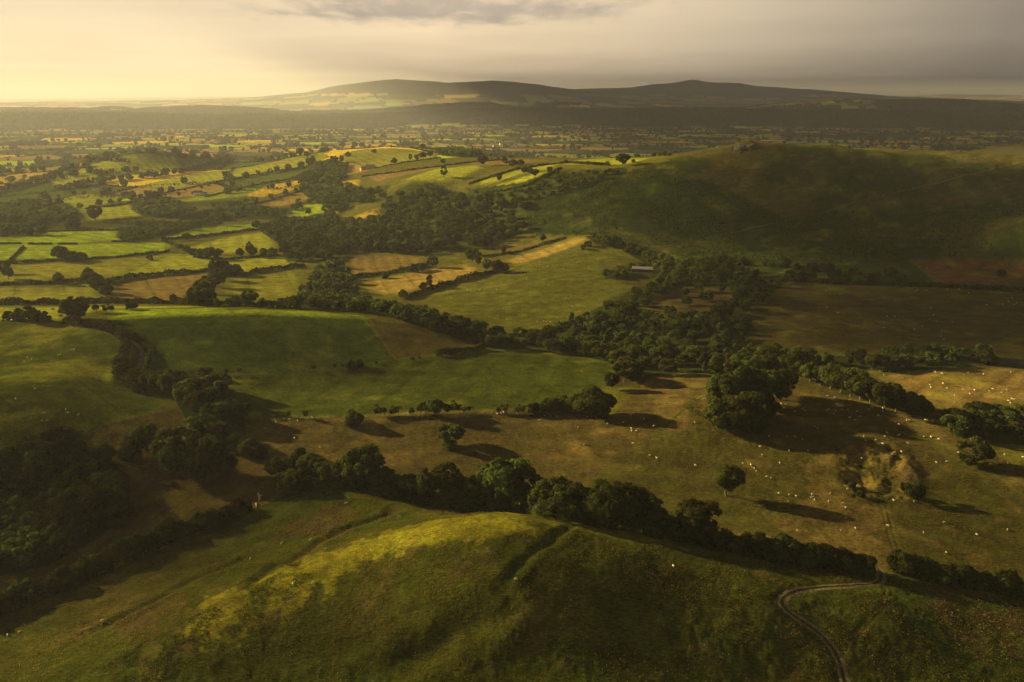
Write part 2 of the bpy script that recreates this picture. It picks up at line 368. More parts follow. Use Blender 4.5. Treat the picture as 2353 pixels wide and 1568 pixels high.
pathpaint(PATCHPATH, 1.2, PAL['tan'], .35); pathpaint(PASTPATH, .9, PAL['green'], .8); pathpaint(LANE, 6, PAL['scrub'], .8, 2)
for off in (-1, 1): pathpaint(RUTS + np.array([off * .9, 0]), .8, PAL['green'], .3, .8); pathpaint(FORK + np.array([off * .8, 0]), .5, PAL['tan'], .25)
zq = zone("1930 1030;1965 1012;2010 1008;2060 1028;2085 1060;2095 1090;2105 1130;2075 1160;2040 1150;2000 1140;1960 1150;1935 1110;1925 1060")
mixin(zq, 'dbrown', np.full(zq.sum(), .4)); mixin(zq, 'straw', (smooth(-.05, .25, n2 + n3 * .6) * .5)[zq]); pathpaint(BANKQ, 5, (.13, .088, .04), .5, 3.5)
# red scrub and rushes on the near flank
for s in ("650 1215;740 1165;800 1160;830 1185;740 1230;660 1240;600 1265", "250 1440;330 1400;420 1360;430 1385;330 1450;280 1470", "380 1500;430 1460;470 1460;440 1500"):
    z_ = zone(s); mixin(z_, 'scrub', np.full(z_.sum(), .6)); mixin(z_, 'dbrown', (smooth(-.05, .2, n3 + n2) * .8)[z_])
for s in ("2100 1350;2250 1350;2353 1400;2353 1568;2200 1500;2150 1420",):
    z_ = zone(s); mixin(z_, 'scrub', (smooth(-.1, .3, n2 + n3) * .8)[z_])

# ---------------------------------------------------------------- materials
MAT = {}
def new_mat(name):
    m = bpy.data.materials.new(name); m.use_nodes = True; nt = m.node_tree; nt.nodes.clear(); MAT[name] = m
    return m, nt, (lambda t, **k: mk(nt, t, **k))
def mk(nt, t, **k):
    n = nt.nodes.new(t)
    for a, b in k.items():
        if a.startswith('i_'): n.inputs[a[2:].replace('_', ' ')].default_value = b
        else: setattr(n, a, b)
    return n
def ground_mat():
    m, nt, N = new_mat('turf'); L = nt.links.new
    out = N('ShaderNodeOutputMaterial'); bs = N('ShaderNodeBsdfDiffuse', i_Roughness=.6)
    at = N('ShaderNodeAttribute', attribute_name='albedo'); tc = N('ShaderNodeTexCoord')
    def noise(scale, det=4, stretch=None):
        n = N('ShaderNodeTexNoise', i_Scale=scale, i_Detail=det, i_Roughness=.62)
        if stretch:
            mp = N('ShaderNodeMapping'); mp.inputs['Scale'].default_value = stretch; mp.inputs['Rotation'].default_value = (0, 0, .5); L(tc.outputs['Object'], mp.inputs['Vector']); L(mp.outputs[0], n.inputs['Vector'])
        else: L(tc.outputs['Object'], n.inputs['Vector'])
        return n
    a = noise(1.25, 6, (.5, 1.7, 1)); b = noise(.14, 4); c = noise(.035, 3, (1, 3.2, 1)); t = noise(2.6, 3)
    def rng_(n, lo, hi):
        r = N('ShaderNodeMapRange'); r.inputs['From Min'].default_value = .3; r.inputs['From Max'].default_value = .7; r.inputs['To Min'].default_value = lo; r.inputs['To Max'].default_value = hi
        L(n.outputs['Fac'], r.inputs['Value']); return r
    ra, rb, rc, rt = rng_(a, .42, 1.58), rng_(b, .68, 1.32), rng_(c, .78, 1.22), rng_(t, .7, 1.3)
    m1 = N('ShaderNodeMath', operation='MULTIPLY'); L(ra.outputs[0], m1.inputs[0]); L(rb.outputs[0], m1.inputs[1])
    m2 = N('ShaderNodeMath', operation='MULTIPLY'); L(m1.outputs[0], m2.inputs[0]); L(rc.outputs[0], m2.inputs[1])
    m3 = N('ShaderNodeMath', operation='MULTIPLY'); L(m2.outputs[0], m3.inputs[0]); L(rt.outputs[0], m3.inputs[1])
    vm = N('ShaderNodeVectorMath', operation='SCALE'); L(at.outputs['Color'], vm.inputs[0]); L(m3.outputs[0], vm.inputs['Scale'])
    hs = N('ShaderNodeHueSaturation'); hr = rng_(noise(.3, 3), .485, .515); L(hr.outputs[0], hs.inputs['Hue']); L(vm.outputs[0], hs.inputs['Color'])
    L(hs.outputs[0], bs.inputs['Color'])
    bp = N('ShaderNodeBump', i_Strength=1.0, i_Distance=.6); mb = N('ShaderNodeMath', operation='ADD'); L(a.outputs['Fac'], mb.inputs[0]); L(t.outputs['Fac'], mb.inputs[1]); L(mb.outputs[0], bp.inputs['Height']); L(bp.outputs[0], bs.inputs['Normal'])
    L(bs.outputs[0], out.inputs['Surface'])
ground_mat()

def mesh_from(name, V, Fq, mat, attrs=None, smooth_=False):
    """V (n,3), Fq (m,k) one face size"""
    me = bpy.data.meshes.new(name); V = np.ascontiguousarray(V, np.float32); Fq = np.ascontiguousarray(Fq, np.int32)
    me.vertices.add(len(V)); me.vertices.foreach_set('co', V.ravel())
    k = Fq.shape[1]; me.loops.add(Fq.size); me.loops.foreach_set('vertex_index', Fq.ravel())
    me.polygons.add(len(Fq)); me.polygons.foreach_set('loop_start', np.arange(0, Fq.size, k, dtype=np.int32)); me.polygons.foreach_set('loop_total', np.full(len(Fq), k, np.int32))
    for an, (ty, arr) in (attrs or {}).items():
        at = me.attributes.new(an, ty, 'POINT'); at.data.foreach_set('color' if ty == 'FLOAT_COLOR' else 'value', np.ascontiguousarray(arr, np.float32).ravel())
    me.update(calc_edges=True)
    if smooth_: me.polygons.foreach_set('use_smooth', np.ones(len(Fq), bool))
    if mat: me.materials.append(MAT[mat])
    return me
def tag(o, label=None, cat=None, group=None, kind=None):
    if label: o['label'] = label
    if cat: o['category'] = cat
    if group: o['group'] = group
    if kind: o['kind'] = kind
    return o
def link(name, me, parent=None, loc=None, rz=0, s=None):
    o = bpy.data.objects.new(name, me); COL.objects.link(o)
    if parent: o.parent = parent
    if loc is not None: o.location = loc
    if rz: o.rotation_euler = (0, 0, rz)
    if s is not None: o.scale = s if hasattr(s, '__len__') else (s, s, s)
    return o
def build_ground():
    ii, jj = np.meshgrid(np.arange(NR - 1), np.arange(NA - 1), indexing='ij'); v = ii * NA + jj
    Fq = np.stack([v, v + 1, v + NA + 1, v + NA], -1).reshape(-1, 4)
    # close the ring behind the viewpoint and the disc below it
    V = np.stack([X, Y, Z], -1).reshape(-1, 3)
    c4 = np.concatenate([ALB, np.ones((NR, NA, 1))], -1).reshape(-1, 4)
    V = np.vstack([V, [[0, 0, Z[0].mean()]]]); c4 = np.vstack([c4, [[*PAL['olive'], 1]]])
    k = len(V) - 1; j = np.arange(NA - 1); cap = np.stack([np.full(NA - 1, k), j + 1, j, np.full(NA - 1, k)], -1)
    me = mesh_from('ground', V, Fq[:, ::-1], 'turf', {'albedo': ('FLOAT_COLOR', c4)}, True)
    o = tag(link('ground', me), 'rolling pasture, fields and far hills under low evening sun', None, None, 'structure')
    return o

# ---------------------------------------------------------------- sky, sun, air
SUN_AZ, SUN_EL = R(-67), R(17)
def build_world():
    w = bpy.data.worlds.new('World'); sc.world = w; w.use_nodes = True; nt = w.node_tree; nt.nodes.clear(); N = lambda t, **k: mk(nt, t, **k); L = nt.links.new
    out = N('ShaderNodeOutputWorld'); bg = N('ShaderNodeBackground', i_Strength=SKY_STR)
    sk = N('ShaderNodeTexSky', sky_type='NISHITA'); sk.sun_disc = False; sk.sun_elevation = SUN_EL; sk.sun_rotation = SUN_AZ; sk.altitude = 200; sk.air_density = 1.0; sk.dust_density = 4.0; sk.ozone_density = .6
    # thin veil of cloud: warms the blue, breaks into streaks and one heavier bank high over the valley
    tc = N('ShaderNodeTexCoord'); sep = N('ShaderNodeSeparateXYZ'); L(tc.outputs['Generated'], sep.inputs[0])
    zc = N('ShaderNodeMath', operation='MAXIMUM'); L(sep.outputs['Z'], zc.inputs[0]); zc.inputs[1].default_value = 0.0
    za = N('ShaderNodeMath', operation='ADD'); L(zc.outputs[0], za.inputs[0]); za.inputs[1].default_value = .035
    dx = N('ShaderNodeMath', operation='DIVIDE'); L(sep.outputs['X'], dx.inputs[0]); L(za.outputs[0], dx.inputs[1])
    dy = N('ShaderNodeMath', operation='DIVIDE'); L(sep.outputs['Y'], dy.inputs[0]); L(za.outputs[0], dy.inputs[1])
    cb = N('ShaderNodeCombineXYZ'); L(dx.outputs[0], cb.inputs[0]); L(dy.outputs[0], cb.inputs[1])
    def noise(scale, det, off, stretch=(1, 1, 1)):
        mp = N('ShaderNodeMapping'); mp.inputs['Location'].default_value = off; mp.inputs['Scale'].default_value = stretch; L(cb.outputs[0], mp.inputs[0])
        n = N('ShaderNodeTexNoise', i_Scale=scale, i_Detail=det, i_Roughness=.58, i_Distortion=.25); L(mp.outputs[0], n.inputs['Vector']); return n
    def ramp(src, a, b, lo=0, hi=1):
        r = N('ShaderNodeMapRange'); r.interpolation_type = 'SMOOTHSTEP'
        for k, v in (('From Min', a), ('From Max', b), ('To Min', lo), ('To Max', hi)): r.inputs[k].default_value = v
        L(src, r.inputs['Value']); return r
    def mix(f, a, b, mode='MIX'):
        m = N('ShaderNodeMix', data_type='RGBA', blend_type=mode)
        for s, x in ((m.inputs[0], f), (m.inputs[6], a), (m.inputs[7], b)):
            if hasattr(x, 'links') or hasattr(x, 'is_output'): L(x, s)
            else: s.default_value = x
        return m.outputs[2]
    tint = mix(1.0, sk.outputs[0], SKY_TINT, 'MULTIPLY')
    # veil brightness falls away from the sun
    sv = N('ShaderNodeVectorMath', operation='DOT_PRODUCT'); L(tc.outputs['Generated'], sv.inputs[0]); sv.inputs[1].default_value = (math.sin(SUN_AZ) * math.cos(SUN_EL), math.cos(SUN_AZ) * math.cos(SUN_EL), math.sin(SUN_EL))
    fall = ramp(sv.outputs['Value'], -.1, 1.0, 0, 1); fall.interpolation_type = 'LINEAR'
    cr = N('ShaderNodeValToRGB'); L(fall.outputs[0], cr.inputs[0]); e = cr.color_ramp.elements
    e[0].position = 0; e[0].color = VEIL[0]; e[1].position = 1; e[1].color = VEIL[-1][1]
    for p, c in VEIL[1:-1]: x = e.new(p); x.color = c
    veil = N('ShaderNodeVectorMath', operation='SCALE'); L(cr.outputs[0], veil.inputs[0]); veil.inputs['Scale'].default_value = 1 / SKY_STR
    st = noise(.30, 7, (3, 1, 0), (.8, .9, 1)); streak = ramp(st.outputs['Fac'], .34, .66, .91, 1.06)
    lo = ramp(sep.outputs['Z'], .0, .085, 1.0, 1.0); hi0 = ramp(sep.outputs['Z'], .11, .40, 1.0, .17); hi = N('ShaderNodeMath', operation='MULTIPLY'); L(lo.outputs[0], hi.inputs[0]); L(hi0.outputs[0], hi.inputs[1]); sm = N('ShaderNodeMath', operation='MULTIPLY'); L(streak.outputs[0], sm.inputs[0]); L(hi.outputs[0], sm.inputs[1])
    veil2 = N('ShaderNodeVectorMath', operation='SCALE'); L(veil.outputs[0], veil2.inputs[0]); L(sm.outputs[0], veil2.inputs['Scale'])
    col = mix(.94, tint, veil2.outputs[0])
    # heavier bank
    bk = noise(1.7, 8, (11.3, 4.0, 0), (2.0, .75, 1))
    # the bank lies over a patch of the sky a few kilometres ahead
    px = N('ShaderNodeVectorMath', operation='DISTANCE'); mp = N('ShaderNodeMapping'); mp.inputs['Scale'].default_value = (BANK_S[0], BANK_S[1], 1); L(cb.outputs[0], mp.inputs[0]); L(mp.outputs[0], px.inputs[0]); px.inputs[1].default_value = (BANK_C[0] * BANK_S[0], BANK_C[1] * BANK_S[1], 0)
    bl = ramp(px.outputs['Value'], 0, 1.0, .56, -.22)
    ad2 = N('ShaderNodeMath', operation='MULTIPLY_ADD'); ad2.inputs[1].default_value = .95; L(bk.outputs['Fac'], ad2.inputs[0]); L(bl.outputs[0], ad2.inputs[2])
    cov = ramp(ad2.outputs[0], .55, 1.08, 0, 1)
    dk = N('ShaderNodeMath', operation='MULTIPLY'); L(cov.outputs[0], dk.inputs[0]); dk.inputs[1].default_value = .85
    dark = N('ShaderNodeVectorMath', operation='MULTIPLY'); L(col, dark.inputs[0]); dark.inputs[1].default_value = (.42, .46, .60)
    fin = mix(dk.outputs[0], col, dark.outputs[0])
    L(fin, bg.inputs['Color']); L(bg.outputs[0], out.inputs['Surface'])
    return w
SKY_STR = .1
SKY_TINT = (1.0, .86, .66, 1)
VEIL = [(.070, .059, .050, 1), (.25, (.182, .147, .104, 1)), (.52, (.30, .232, .150, 1)), (.85, (.16, .136, .104, 1)), (1.0, (.21, .185, .145, 1))]
CLOUD_OFF = (2.0, 7.0, 0); BANK_C = (-.55, 7.5); BANK_S = (.29, .40)
def build_light():
    build_world()
    l = bpy.data.lights.new('sun', 'SUN'); l.energy = SUN_E; l.angle = R(1.2); l.color = SUN_C
    o = bpy.data.objects.new('sun', l); COL.objects.link(o)
    d = Vector((math.sin(SUN_AZ) * math.cos(SUN_EL), math.cos(SUN_AZ) * math.cos(SUN_EL), math.sin(SUN_EL)))
    o.rotation_euler = d.to_track_quat('Z', 'Y').to_euler(); o.location = (0, 0, 900)
    cd = bpy.data.cameras.new('camera'); cd.sensor_width = 36; cd.lens = 28; cd.clip_start = 1; cd.clip_end = 120000
    c = bpy.data.objects.new('camera', cd); COL.objects.link(c); c.location = (0, 0, ZC); c.rotation_euler = (PI / 2 - PITCH, 0, 0); sc.camera = c
    vs = sc.view_settings; vs.view_transform = 'Standard'; vs.look = 'None'; vs.gamma = 1; vs.exposure = EXPO
    cy = sc.cycles; cy.use_denoising = True; cy.max_bounces = 5; cy.diffuse_bounces = 2; cy.glossy_bounces = 1; cy.transmission_bounces = 3; cy.volume_bounces = 0; cy.transparent_max_bounces = 6
    cy.use_adaptive_sampling = False; cy.sample_clamp_indirect = 4
SUN_E, SUN_C, EXPO = 5.0, (1.0, .755, .31), 2.05
HAZE_D, HAZE_C, HAZE_G = 5.8e-5, (.50, .525, .63), .17
def build_haze():
    m, nt, N = new_mat('haze'); out = N('ShaderNodeOutputMaterial'); v = N('ShaderNodeVolumePrincipled', i_Density=HAZE_D, i_Anisotropy=HAZE_G)
    v.inputs['Color'].default_value = (*HAZE_C, 1); nt.links.new(v.outputs[0], out.inputs['Volume'])
    s = 46000; z0 = float(Z.min()) - 1; z1 = float(Z.max()) + 25
    V = np.array([[a, b, c] for c in (z0, z1) for b in (-s, s) for a in (-s, s)], float)
    Fq = np.array([[0, 2, 3, 1], [4, 5, 7, 6], [0, 1, 5, 4], [2, 6, 7, 3], [0, 4, 6, 2], [1, 3, 7, 5]])
    tag(link('haze', mesh_from('haze', V, Fq, 'haze')), 'thin golden evening haze filling the valley and plain', None, None, 'stuff')
# ---------------------------------------------------------------- foliage
def foliage_mat(name, c, trans=.35):
    m, nt, N = new_mat(name); L = nt.links.new
    out = N('ShaderNodeOutputMaterial'); d = N('ShaderNodeBsdfDiffuse', i_Roughness=.5); t = N('ShaderNodeBsdfTranslucent'); mx = N('ShaderNodeMixShader'); mx.inputs[0].default_value = trans
    at = N('ShaderNodeAttribute', attribute_name='tint'); oi = N('ShaderNodeObjectInfo')
    mr = N('ShaderNodeMapRange'); mr.inputs['To Min'].default_value = .55; mr.inputs['To Max'].default_value = 1.45; L(oi.outputs['Random'], mr.inputs['Value'])
    mu = N('ShaderNodeMath', operation='MULTIPLY'); L(at.outputs['Fac'], mu.inputs[0]); L(mr.outputs[0], mu.inputs[1])
    vm = N('ShaderNodeVectorMath', operation='SCALE'); vm.inputs[0].default_value = c; L(mu.outputs[0], vm.inputs['Scale'])
    hs = N('ShaderNodeHueSaturation'); mh = N('ShaderNodeMapRange'); mh.inputs['To Min'].default_value = .455; mh.inputs['To Max'].default_value = .525; L(oi.outputs['Random'], mh.inputs['Value']); L(mh.outputs[0], hs.inputs['Hue']); L(vm.outputs[0], hs.inputs['Color'])
    L(hs.outputs[0], d.inputs['Color']); L(hs.outputs[0], t.inputs['Color']); L(d.outputs[0], mx.inputs[1]); L(t.outputs[0], mx.inputs[2]); L(mx.outputs[0], out.inputs['Surface'])
foliage_mat('leaves', (.043, .053, .011)); foliage_mat('hedge_leaves', (.036, .043, .011)); foliage_mat('fern', (.050, .085, .014), .25); foliage_mat('grass_blade', (.17, .15, .028), .3); foliage_mat('dry_scrub', (.10, .068, .026), .2)
def plain_mat(name, c, rough=.8, var=.25, scale=3.0):
    m, nt, N = new_mat(name); L = nt.links.new
    out = N('ShaderNodeOutputMaterial'); b = N('ShaderNodeBsdfPrincipled', i_Roughness=rough); n = N('ShaderNodeTexNoise', i_Scale=scale, i_Detail=5.0); tc = N('ShaderNodeTexCoord'); L(tc.outputs['Object'], n.inputs['Vector'])
    mr = N('ShaderNodeMapRange'); mr.inputs['From Min'].default_value = .3; mr.inputs['From Max'].default_value = .7; mr.inputs['To Min'].default_value = 1 - var; mr.inputs['To Max'].default_value = 1 + var; L(n.outputs['Fac'], mr.inputs['Value'])
    vm = N('ShaderNodeVectorMath', operation='SCALE'); vm.inputs[0].default_value = c; L(mr.outputs[0], vm.inputs['Scale']); L(vm.outputs[0], b.inputs['Base Color'])
    bp = N('ShaderNodeBump', i_Strength=.5, i_Distance=.05); L(n.outputs['Fac'], bp.inputs['Height']); L(bp.outputs[0], b.inputs['Normal']); L(b.outputs[0], out.inputs['Surface'])
plain_mat('bark', (.06, .045, .03)); plain_mat('wool', (.42, .36, .26), .9, .08, 9); plain_mat('sheep_face', (.45, .40, .32)); plain_mat('cow_hide', (.035, .022, .016), .7, .3, 2); plain_mat('stone', (.045, .040, .028), .9, .4, .6); plain_mat('pale_metal', (.125, .125, .13), .45, .12, .8)
plain_mat('dark_board', (.06, .05, .045)); plain_mat('white_render', (.75, .70, .62), .85, .08); plain_mat('red_brick', (.30, .13, .07)); plain_mat('slate', (.09, .09, .10), .6); plain_mat('glass_dark', (.02, .022, .025), .15, .05); plain_mat('wood_post', (.16, .12, .08)); plain_mat('pale_wood', (.50, .36, .20)); plain_mat('pond_water', (.022, .025, .020), .9, .1, .3)
MAT['pond_water'].node_tree.nodes['Principled BSDF'].inputs['Specular IOR Level'].default_value = .12
plain_mat('gravel', (.105, .080, .042), .95, .4, 1.2); plain_mat('mud', (.085, .062, .040), .95, .4, .8); plain_mat('worn_turf', (.092, .080, .026), .95, .4, .6)

def quads(P, Nn, S, rg):
    """one leaf clump per row: centre P, normal Nn, half size S"""
    n = len(P); a = rg.normal(size=(n, 3)); Nn = Nn / (np.linalg.norm(Nn, axis=1, keepdims=True) + 1e-9)
    t = np.cross(Nn, a); t /= np.linalg.norm(t, axis=1, keepdims=True) + 1e-9; b = np.cross(Nn, t)
    s = S[:, None]; k = rg.uniform(.55, 1.0, (n, 1))
    bend = Nn * s * .35
    V = np.stack([P - t * s - bend, P - b * s * k + bend * .4, P + t * s - bend, P + b * s * k + bend * .4], 1)
    return V.reshape(-1, 3)
def qfaces(n): return np.arange(n * 4, dtype=np.int32).reshape(-1, 4)

STY = dict(o=(12, 6.0, .14, 30), t=(15, 4.8, .12, 30), d=(6, 4.2, .0, 22), h=(5, 2.5, .30, 14), l=(11.5, 4.6, .24, 26), c=(13, 3.4, .06, 24))
def crown_arrays(style, rg, nq, size):
    """leaf clumps of one crown of natural size for its style -> verts, tint"""
    H, Rr, lo, nl = STY[style]
    zc0, zc1 = H * lo, H
    L = []
    while len(L) < nl:
        p = rg.uniform(-1, 1, 3)
        if np.linalg.norm(p) > 1: continue
        t = (p[2] + 1) / 2
        prof = {'o': 1.0, 't': 1.0 - .25 * t, 'd': 1 - .2 * t, 'h': .75 + .25 * t, 'l': 1 - .3 * t, 'c': 1.05 - .75 * t}[style]
        p = p / (np.linalg.norm(p) + .001) * np.linalg.norm(p) ** .45
        L.append((p[0] * Rr * .72 * prof, p[1] * Rr * .72 * prof, zc0 + (zc1 - zc0) * (.16 + .72 * (p[2] + 1) / 2), rg.uniform(.17, .44) * Rr * (1.1 - .3 * t)))
    L = np.array(L); w = L[:, 3] ** 2; idx = rg.choice(len(L), nq, p=w / w.sum())
    C = L[idx, :3]; rad = L[idx, 3]
    d = rg.normal(size=(nq, 3)); d /= np.linalg.norm(d, axis=1, keepdims=True)
    cen = np.array([0, 0, (zc0 + zc1) / 2 * .9]); o = C - cen; o /= np.linalg.norm(o, axis=1, keepdims=True) + 1e-6
    d = d + o * .7 + np.array([0, 0, .25]); d /= np.linalg.norm(d, axis=1, keepdims=True)
    P = C + d * (rad * rg.uniform(.30, 1.22, nq) ** .7)[:, None] * np.array([1, 1, .82])
    P[:, 2] = np.maximum(P[:, 2], .15)
    Nn = d + rg.normal(size=(nq, 3)) * .45
    lob = rg.uniform(.62, 1.40, len(L)); tint = lob[idx] * rg.uniform(.75, 1.25, nq)
    return quads(P, Nn, size * rg.uniform(.6, 1.2, nq), rg), np.repeat(tint, 4)
def trunk_mesh(style, rg):
    H, Rr, lo, nl = STY[style]; bm = bmesh.new()
    def limb(p0, p1, r0, r1, n=6):
        d = (p1 - p0).normalized(); q = d.to_track_quat('Z', 'Y'); mid = (p0 + p1) / 2 + Vector(rg.normal(size=3) * (p1 - p0).length * .06); prev = None
        for p, r in ((p0, r0), (mid, (r0 + r1) / 2), (p1, r1)):
            ring = [bm.verts.new(p + q @ Vector((math.cos(2 * PI * k / n) * r, math.sin(2 * PI * k / n) * r, 0))) for k in range(n)]
            if prev:
                for k in range(n): bm.faces.new((prev[k], prev[(k + 1) % n], ring[(k + 1) % n], ring[k]))
            prev = ring
        bm.faces.new(prev)
    r = H * .026; fork = Vector((rg.normal() * .15, rg.normal() * .15, H * max(lo, .12) + H * .1))
    limb(Vector((0, 0, -.8)), fork, r * 1.25, r * .8, 8)
    for k in range(5):
        a = 2 * PI * k / 5 + rg.uniform(-.4, .4); e = fork + Vector((math.cos(a) * Rr * .5, math.sin(a) * Rr * .5, H * rg.uniform(.2, .42)))
        limb(fork - Vector((0, 0, .2)), e, r * .55, r * .16)
    me = bpy.data.meshes.new('trunk'); bm.to_mesh(me); bm.free(); me.materials.append(MAT['bark']); return me
PROTO = {}
def protos():
    for st, n, nq, sz in (('o', 4, 4600, .46), ('t', 3, 4200, .46), ('d', 4, 2600, .40), ('h', 3, 1100, .26), ('l', 1, 4600, .34), ('c', 2, 3000, .42)):
        for k in range(n):
            rg = np.random.default_rng(100 + 17 * k + ord(st)); V, t = crown_arrays(st, rg, nq, sz)
            cr = mesh_from('crown', V, qfaces(len(V) // 4), 'leaves', {'tint': ('FLOAT', t)})
            PROTO.setdefault(st, []).append((cr, trunk_mesh(st, rg)))
FARP = {}
def farprotos():
    for st in STY:
        for lod, nq, sz in ((0, 1100, .85), (1, 260, 1.5), (2, 46, 2.9)):
            if st == 'h': nq, sz = max(20, nq // 3), sz * .5
            if st == 'd': nq, sz = max(26, nq // 2), sz * .75
            FARP[st, lod] = [crown_arrays(st, np.random.default_rng(300 + k), nq, sz) for k in range(3)]

VEG = []       # dicts: x y h style zone
def add(x, y, h, st, zone, **k): VEG.append(dict(x=float(x), y=float(y), h=float(h), st=st, zone=zone, **k))
ZONES = {}     # zone -> (noun phrase, place phrase, group)
def row(zone, what, where, group, s):
    ZONES[zone] = (what, where, group)
    for t in s.split(';'):
        a = t.split(); px, py, hp = map(float, a[:3]); st = a[3]
        p = hit(px, py, 3500); d = math.hypot(math.hypot(*p), ZC - hgt(*p)); _, sl = ray(px, py)
        h = hp * d / FPX * 1.06
        add(p[0], p[1], min(h, 26), st, zone)
def fill(zone, what, where, group, s, gap, h0, h1, sts='oot', hole=None, jitter=1.0, rmax=2700, keep=1.0):
    ZONES[zone] = (what, where, group); P = poly(s, rmax); hs = poly(hole, rmax) if hole else None; PP = np.array([list(map(float, t.split())) for t in s.split(';')])
    x0, y0 = P.min(0); x1, y1 = P.max(0); n = int((x1 - x0) * (y1 - y0) / (gap * gap) * 4) + 8
    c = rng.random((n, 2)) * [x1 - x0, y1 - y0] + [x0, y0]
    c = c[inside(c[:, 0], c[:, 1], P)]
    if hs is not None: c = c[~(inside(c[:, 0], c[:, 1], hs) & (rng.random(len(c)) < .93))]
    occ = {}
    for q in c:
        g = (int(q[0] // gap), int(q[1] // gap))
        if any(math.hypot(q[0] - o[0], q[1] - o[1]) < gap for a in (-1, 0, 1) for b in (-1, 0, 1) for o in occ.get((g[0] + a, g[1] + b), ())): continue
        occ.setdefault(g, []).append(q)
        if rng.random() > keep: continue
        cl = vnoise(np.array(q[0] / 22), np.array(q[1] / 22)) + .5
        if zone in ('bank', 'topwood', 'belt', 'leftwood') and fbm(np.array(q[0]), np.array(q[1] + 300), 55, 2) > .33: continue
        h = h0 + (h1 - h0) * (.35 * rng.random() + .65 * cl); a, b = project(q[0], q[1], float(hgt(*q)) + h * (.7 if zone in ('bank', 'topwood', 'gorse', 'belt', 'leftwood') else .3))
        if not inside(np.array([a]), np.array([b]), PP)[0]: continue
        add(q[0], q[1], h, sts[int(rng.random() * len(sts))], zone, wide=rng.uniform(1.0, 1.35))
    ZP.append((P, hs, zone))
ZP = []
HEDGES = []
def hedge(label, s, h, w=1.6, rag=.35, gapp=0.0): HEDGES.append((label, line(s, 3500, 18), h, w, rag, gapp))
# ---------------------------------------------------------------- trees, row by row
def belt(zone, what, where, group, s, gap, h0, h1, wid=6, sts='ood'):
    ZONES[zone] = (what, where, group); P = line(s, 3400, 12); seg = np.diff(P, axis=0); L = np.hypot(seg[:, 0], seg[:, 1]); cum = np.r_[0, L.cumsum()]
    for q in np.arange(0, cum[-1], gap):
        q = q + rng.uniform(-.4, .4) * gap; k = int(np.clip(np.searchsorted(cum, q) - 1, 0, len(seg) - 1)); p = P[k] + seg[k] * ((q - cum[k]) / max(L[k], 1e-6)) + rng.normal(size=2) * wid * .4
        add(p[0], p[1], rng.uniform(h0, h1), sts[int(rng.random() * len(sts))], zone)
row('fronthedge', 'broadleaf tree', 'in hedge behind the sunlit hill', 'trees in the hedge behind the sunlit hill',
 "665 1128 43 d;692 1130 45 d;760 1112 51 o;800 1112 63 o;838 1118 94 o;880 1132 58 o;905 1135 40 d;945 1142 55 o;985 1152 87 t;1022 1148 81 o;1065 1155 63 o;1100 1160 71 o;1135 1160 120 t;1172 1166 109 o;1208 1170 89 o;1245 1182 71 o;1272 1186 94 o;1312 1194 85 o;1352 1200 58 d;1392 1208 97 o;1432 1214 109 o;1472 1216 85 o;1510 1224 53 d;1578 1222 81 t;1612 1232 79 o")
row('lone', 'broadleaf tree', 'alone on the pasture with bare trunk', 'lone trees', "1671 1142 76 l")
row('fence', 'hawthorn', 'along the wire fence below the green field', 'hawthorns along the fence',
 "632 964 12 h;661 960 16 h;702 961 18 h;807 960 22 h;867 957 26 h;883 956 20 h;903 956 22 h;916 955 24 h;945 956 22 h;967 955 26 h;981 954 33 h;1001 954 38 o;1018 952 25 h;1028 952 20 h;1041 950 28 h;1053 949 20 h;1066 949 14 h;1082 948 16 h;1144 950 15 h;1160 950 21 h;1188 951 17 h;1198 951 22 h;1226 952 28 d;1246 950 28 d;1270 948 34 d;1294 944 34 d")
row('fencebig', 'dark broadleaf tree', 'at the corner of the green field', 'trees at the field corner', "1332 950 52 o;1356 956 70 o;1386 958 56 o;1382 965 30 d;1405 895 42 o;1435 880 52 o")
row('solo', 'dark round bush', 'alone on the brown pasture slope', 'lone bushes', "1033 1024 48 d;812 978 32 d")
row('clump', 'tall dark tree', 'in the clump on the pasture mound', 'trees of the clump on the mound',
 "1662 938 80 o;1690 934 92 t;1715 930 84 o;1742 928 80 o;1768 930 72 o;1792 918 66 o;1660 980 60 d;1690 984 68 d;1722 984 76 d;1752 974 66 d;1740 988 50 d")
row('strip', 'broadleaf tree', 'in tree strip beyond sheep ridge', 'trees of the strip beyond the sheep ridge',
 "1838 872 40 o;1862 880 46 o;1884 886 44 t;1906 894 54 o;1930 902 58 o;1955 912 62 o;1978 920 60 o;2000 926 54 t;2030 940 58 o;2058 946 52 o;2085 952 50 o;2105 952 36 d")
fill('rightthicket', 'dark bushy tree', 'in the thicket beyond the sheep ridge end', 'trees of the thicket beyond the sheep ridge', "2180 990;2200 948;2260 938;2353 945;2420 950;2420 1030;2353 1024;2280 1018;2200 1004", 7.5, 6, 10, 'odd')
row('rightbush', 'dark wide bush', 'alone below the thicket beyond the quarry', 'lone bushes', "2232 1066 50 d")
row('quarrybush', 'dark gorse bush', 'on the rim of the old quarry', 'bushes on the quarry rim', "2098 1146 34 d;2080 1128 18 d;1960 1118 11 d;1975 1142 13 d;1945 1066 9 d")
fill('gully', 'dark broadleaf tree', 'in the gloomy gully wood', 'trees of the gully wood', "-60 1060;0 1040;60 1022;150 1018;235 1045;300 1095;290 1155;232 1235;110 1300;0 1325;-80 1330", 7.2, 8, 14, 'oootd')
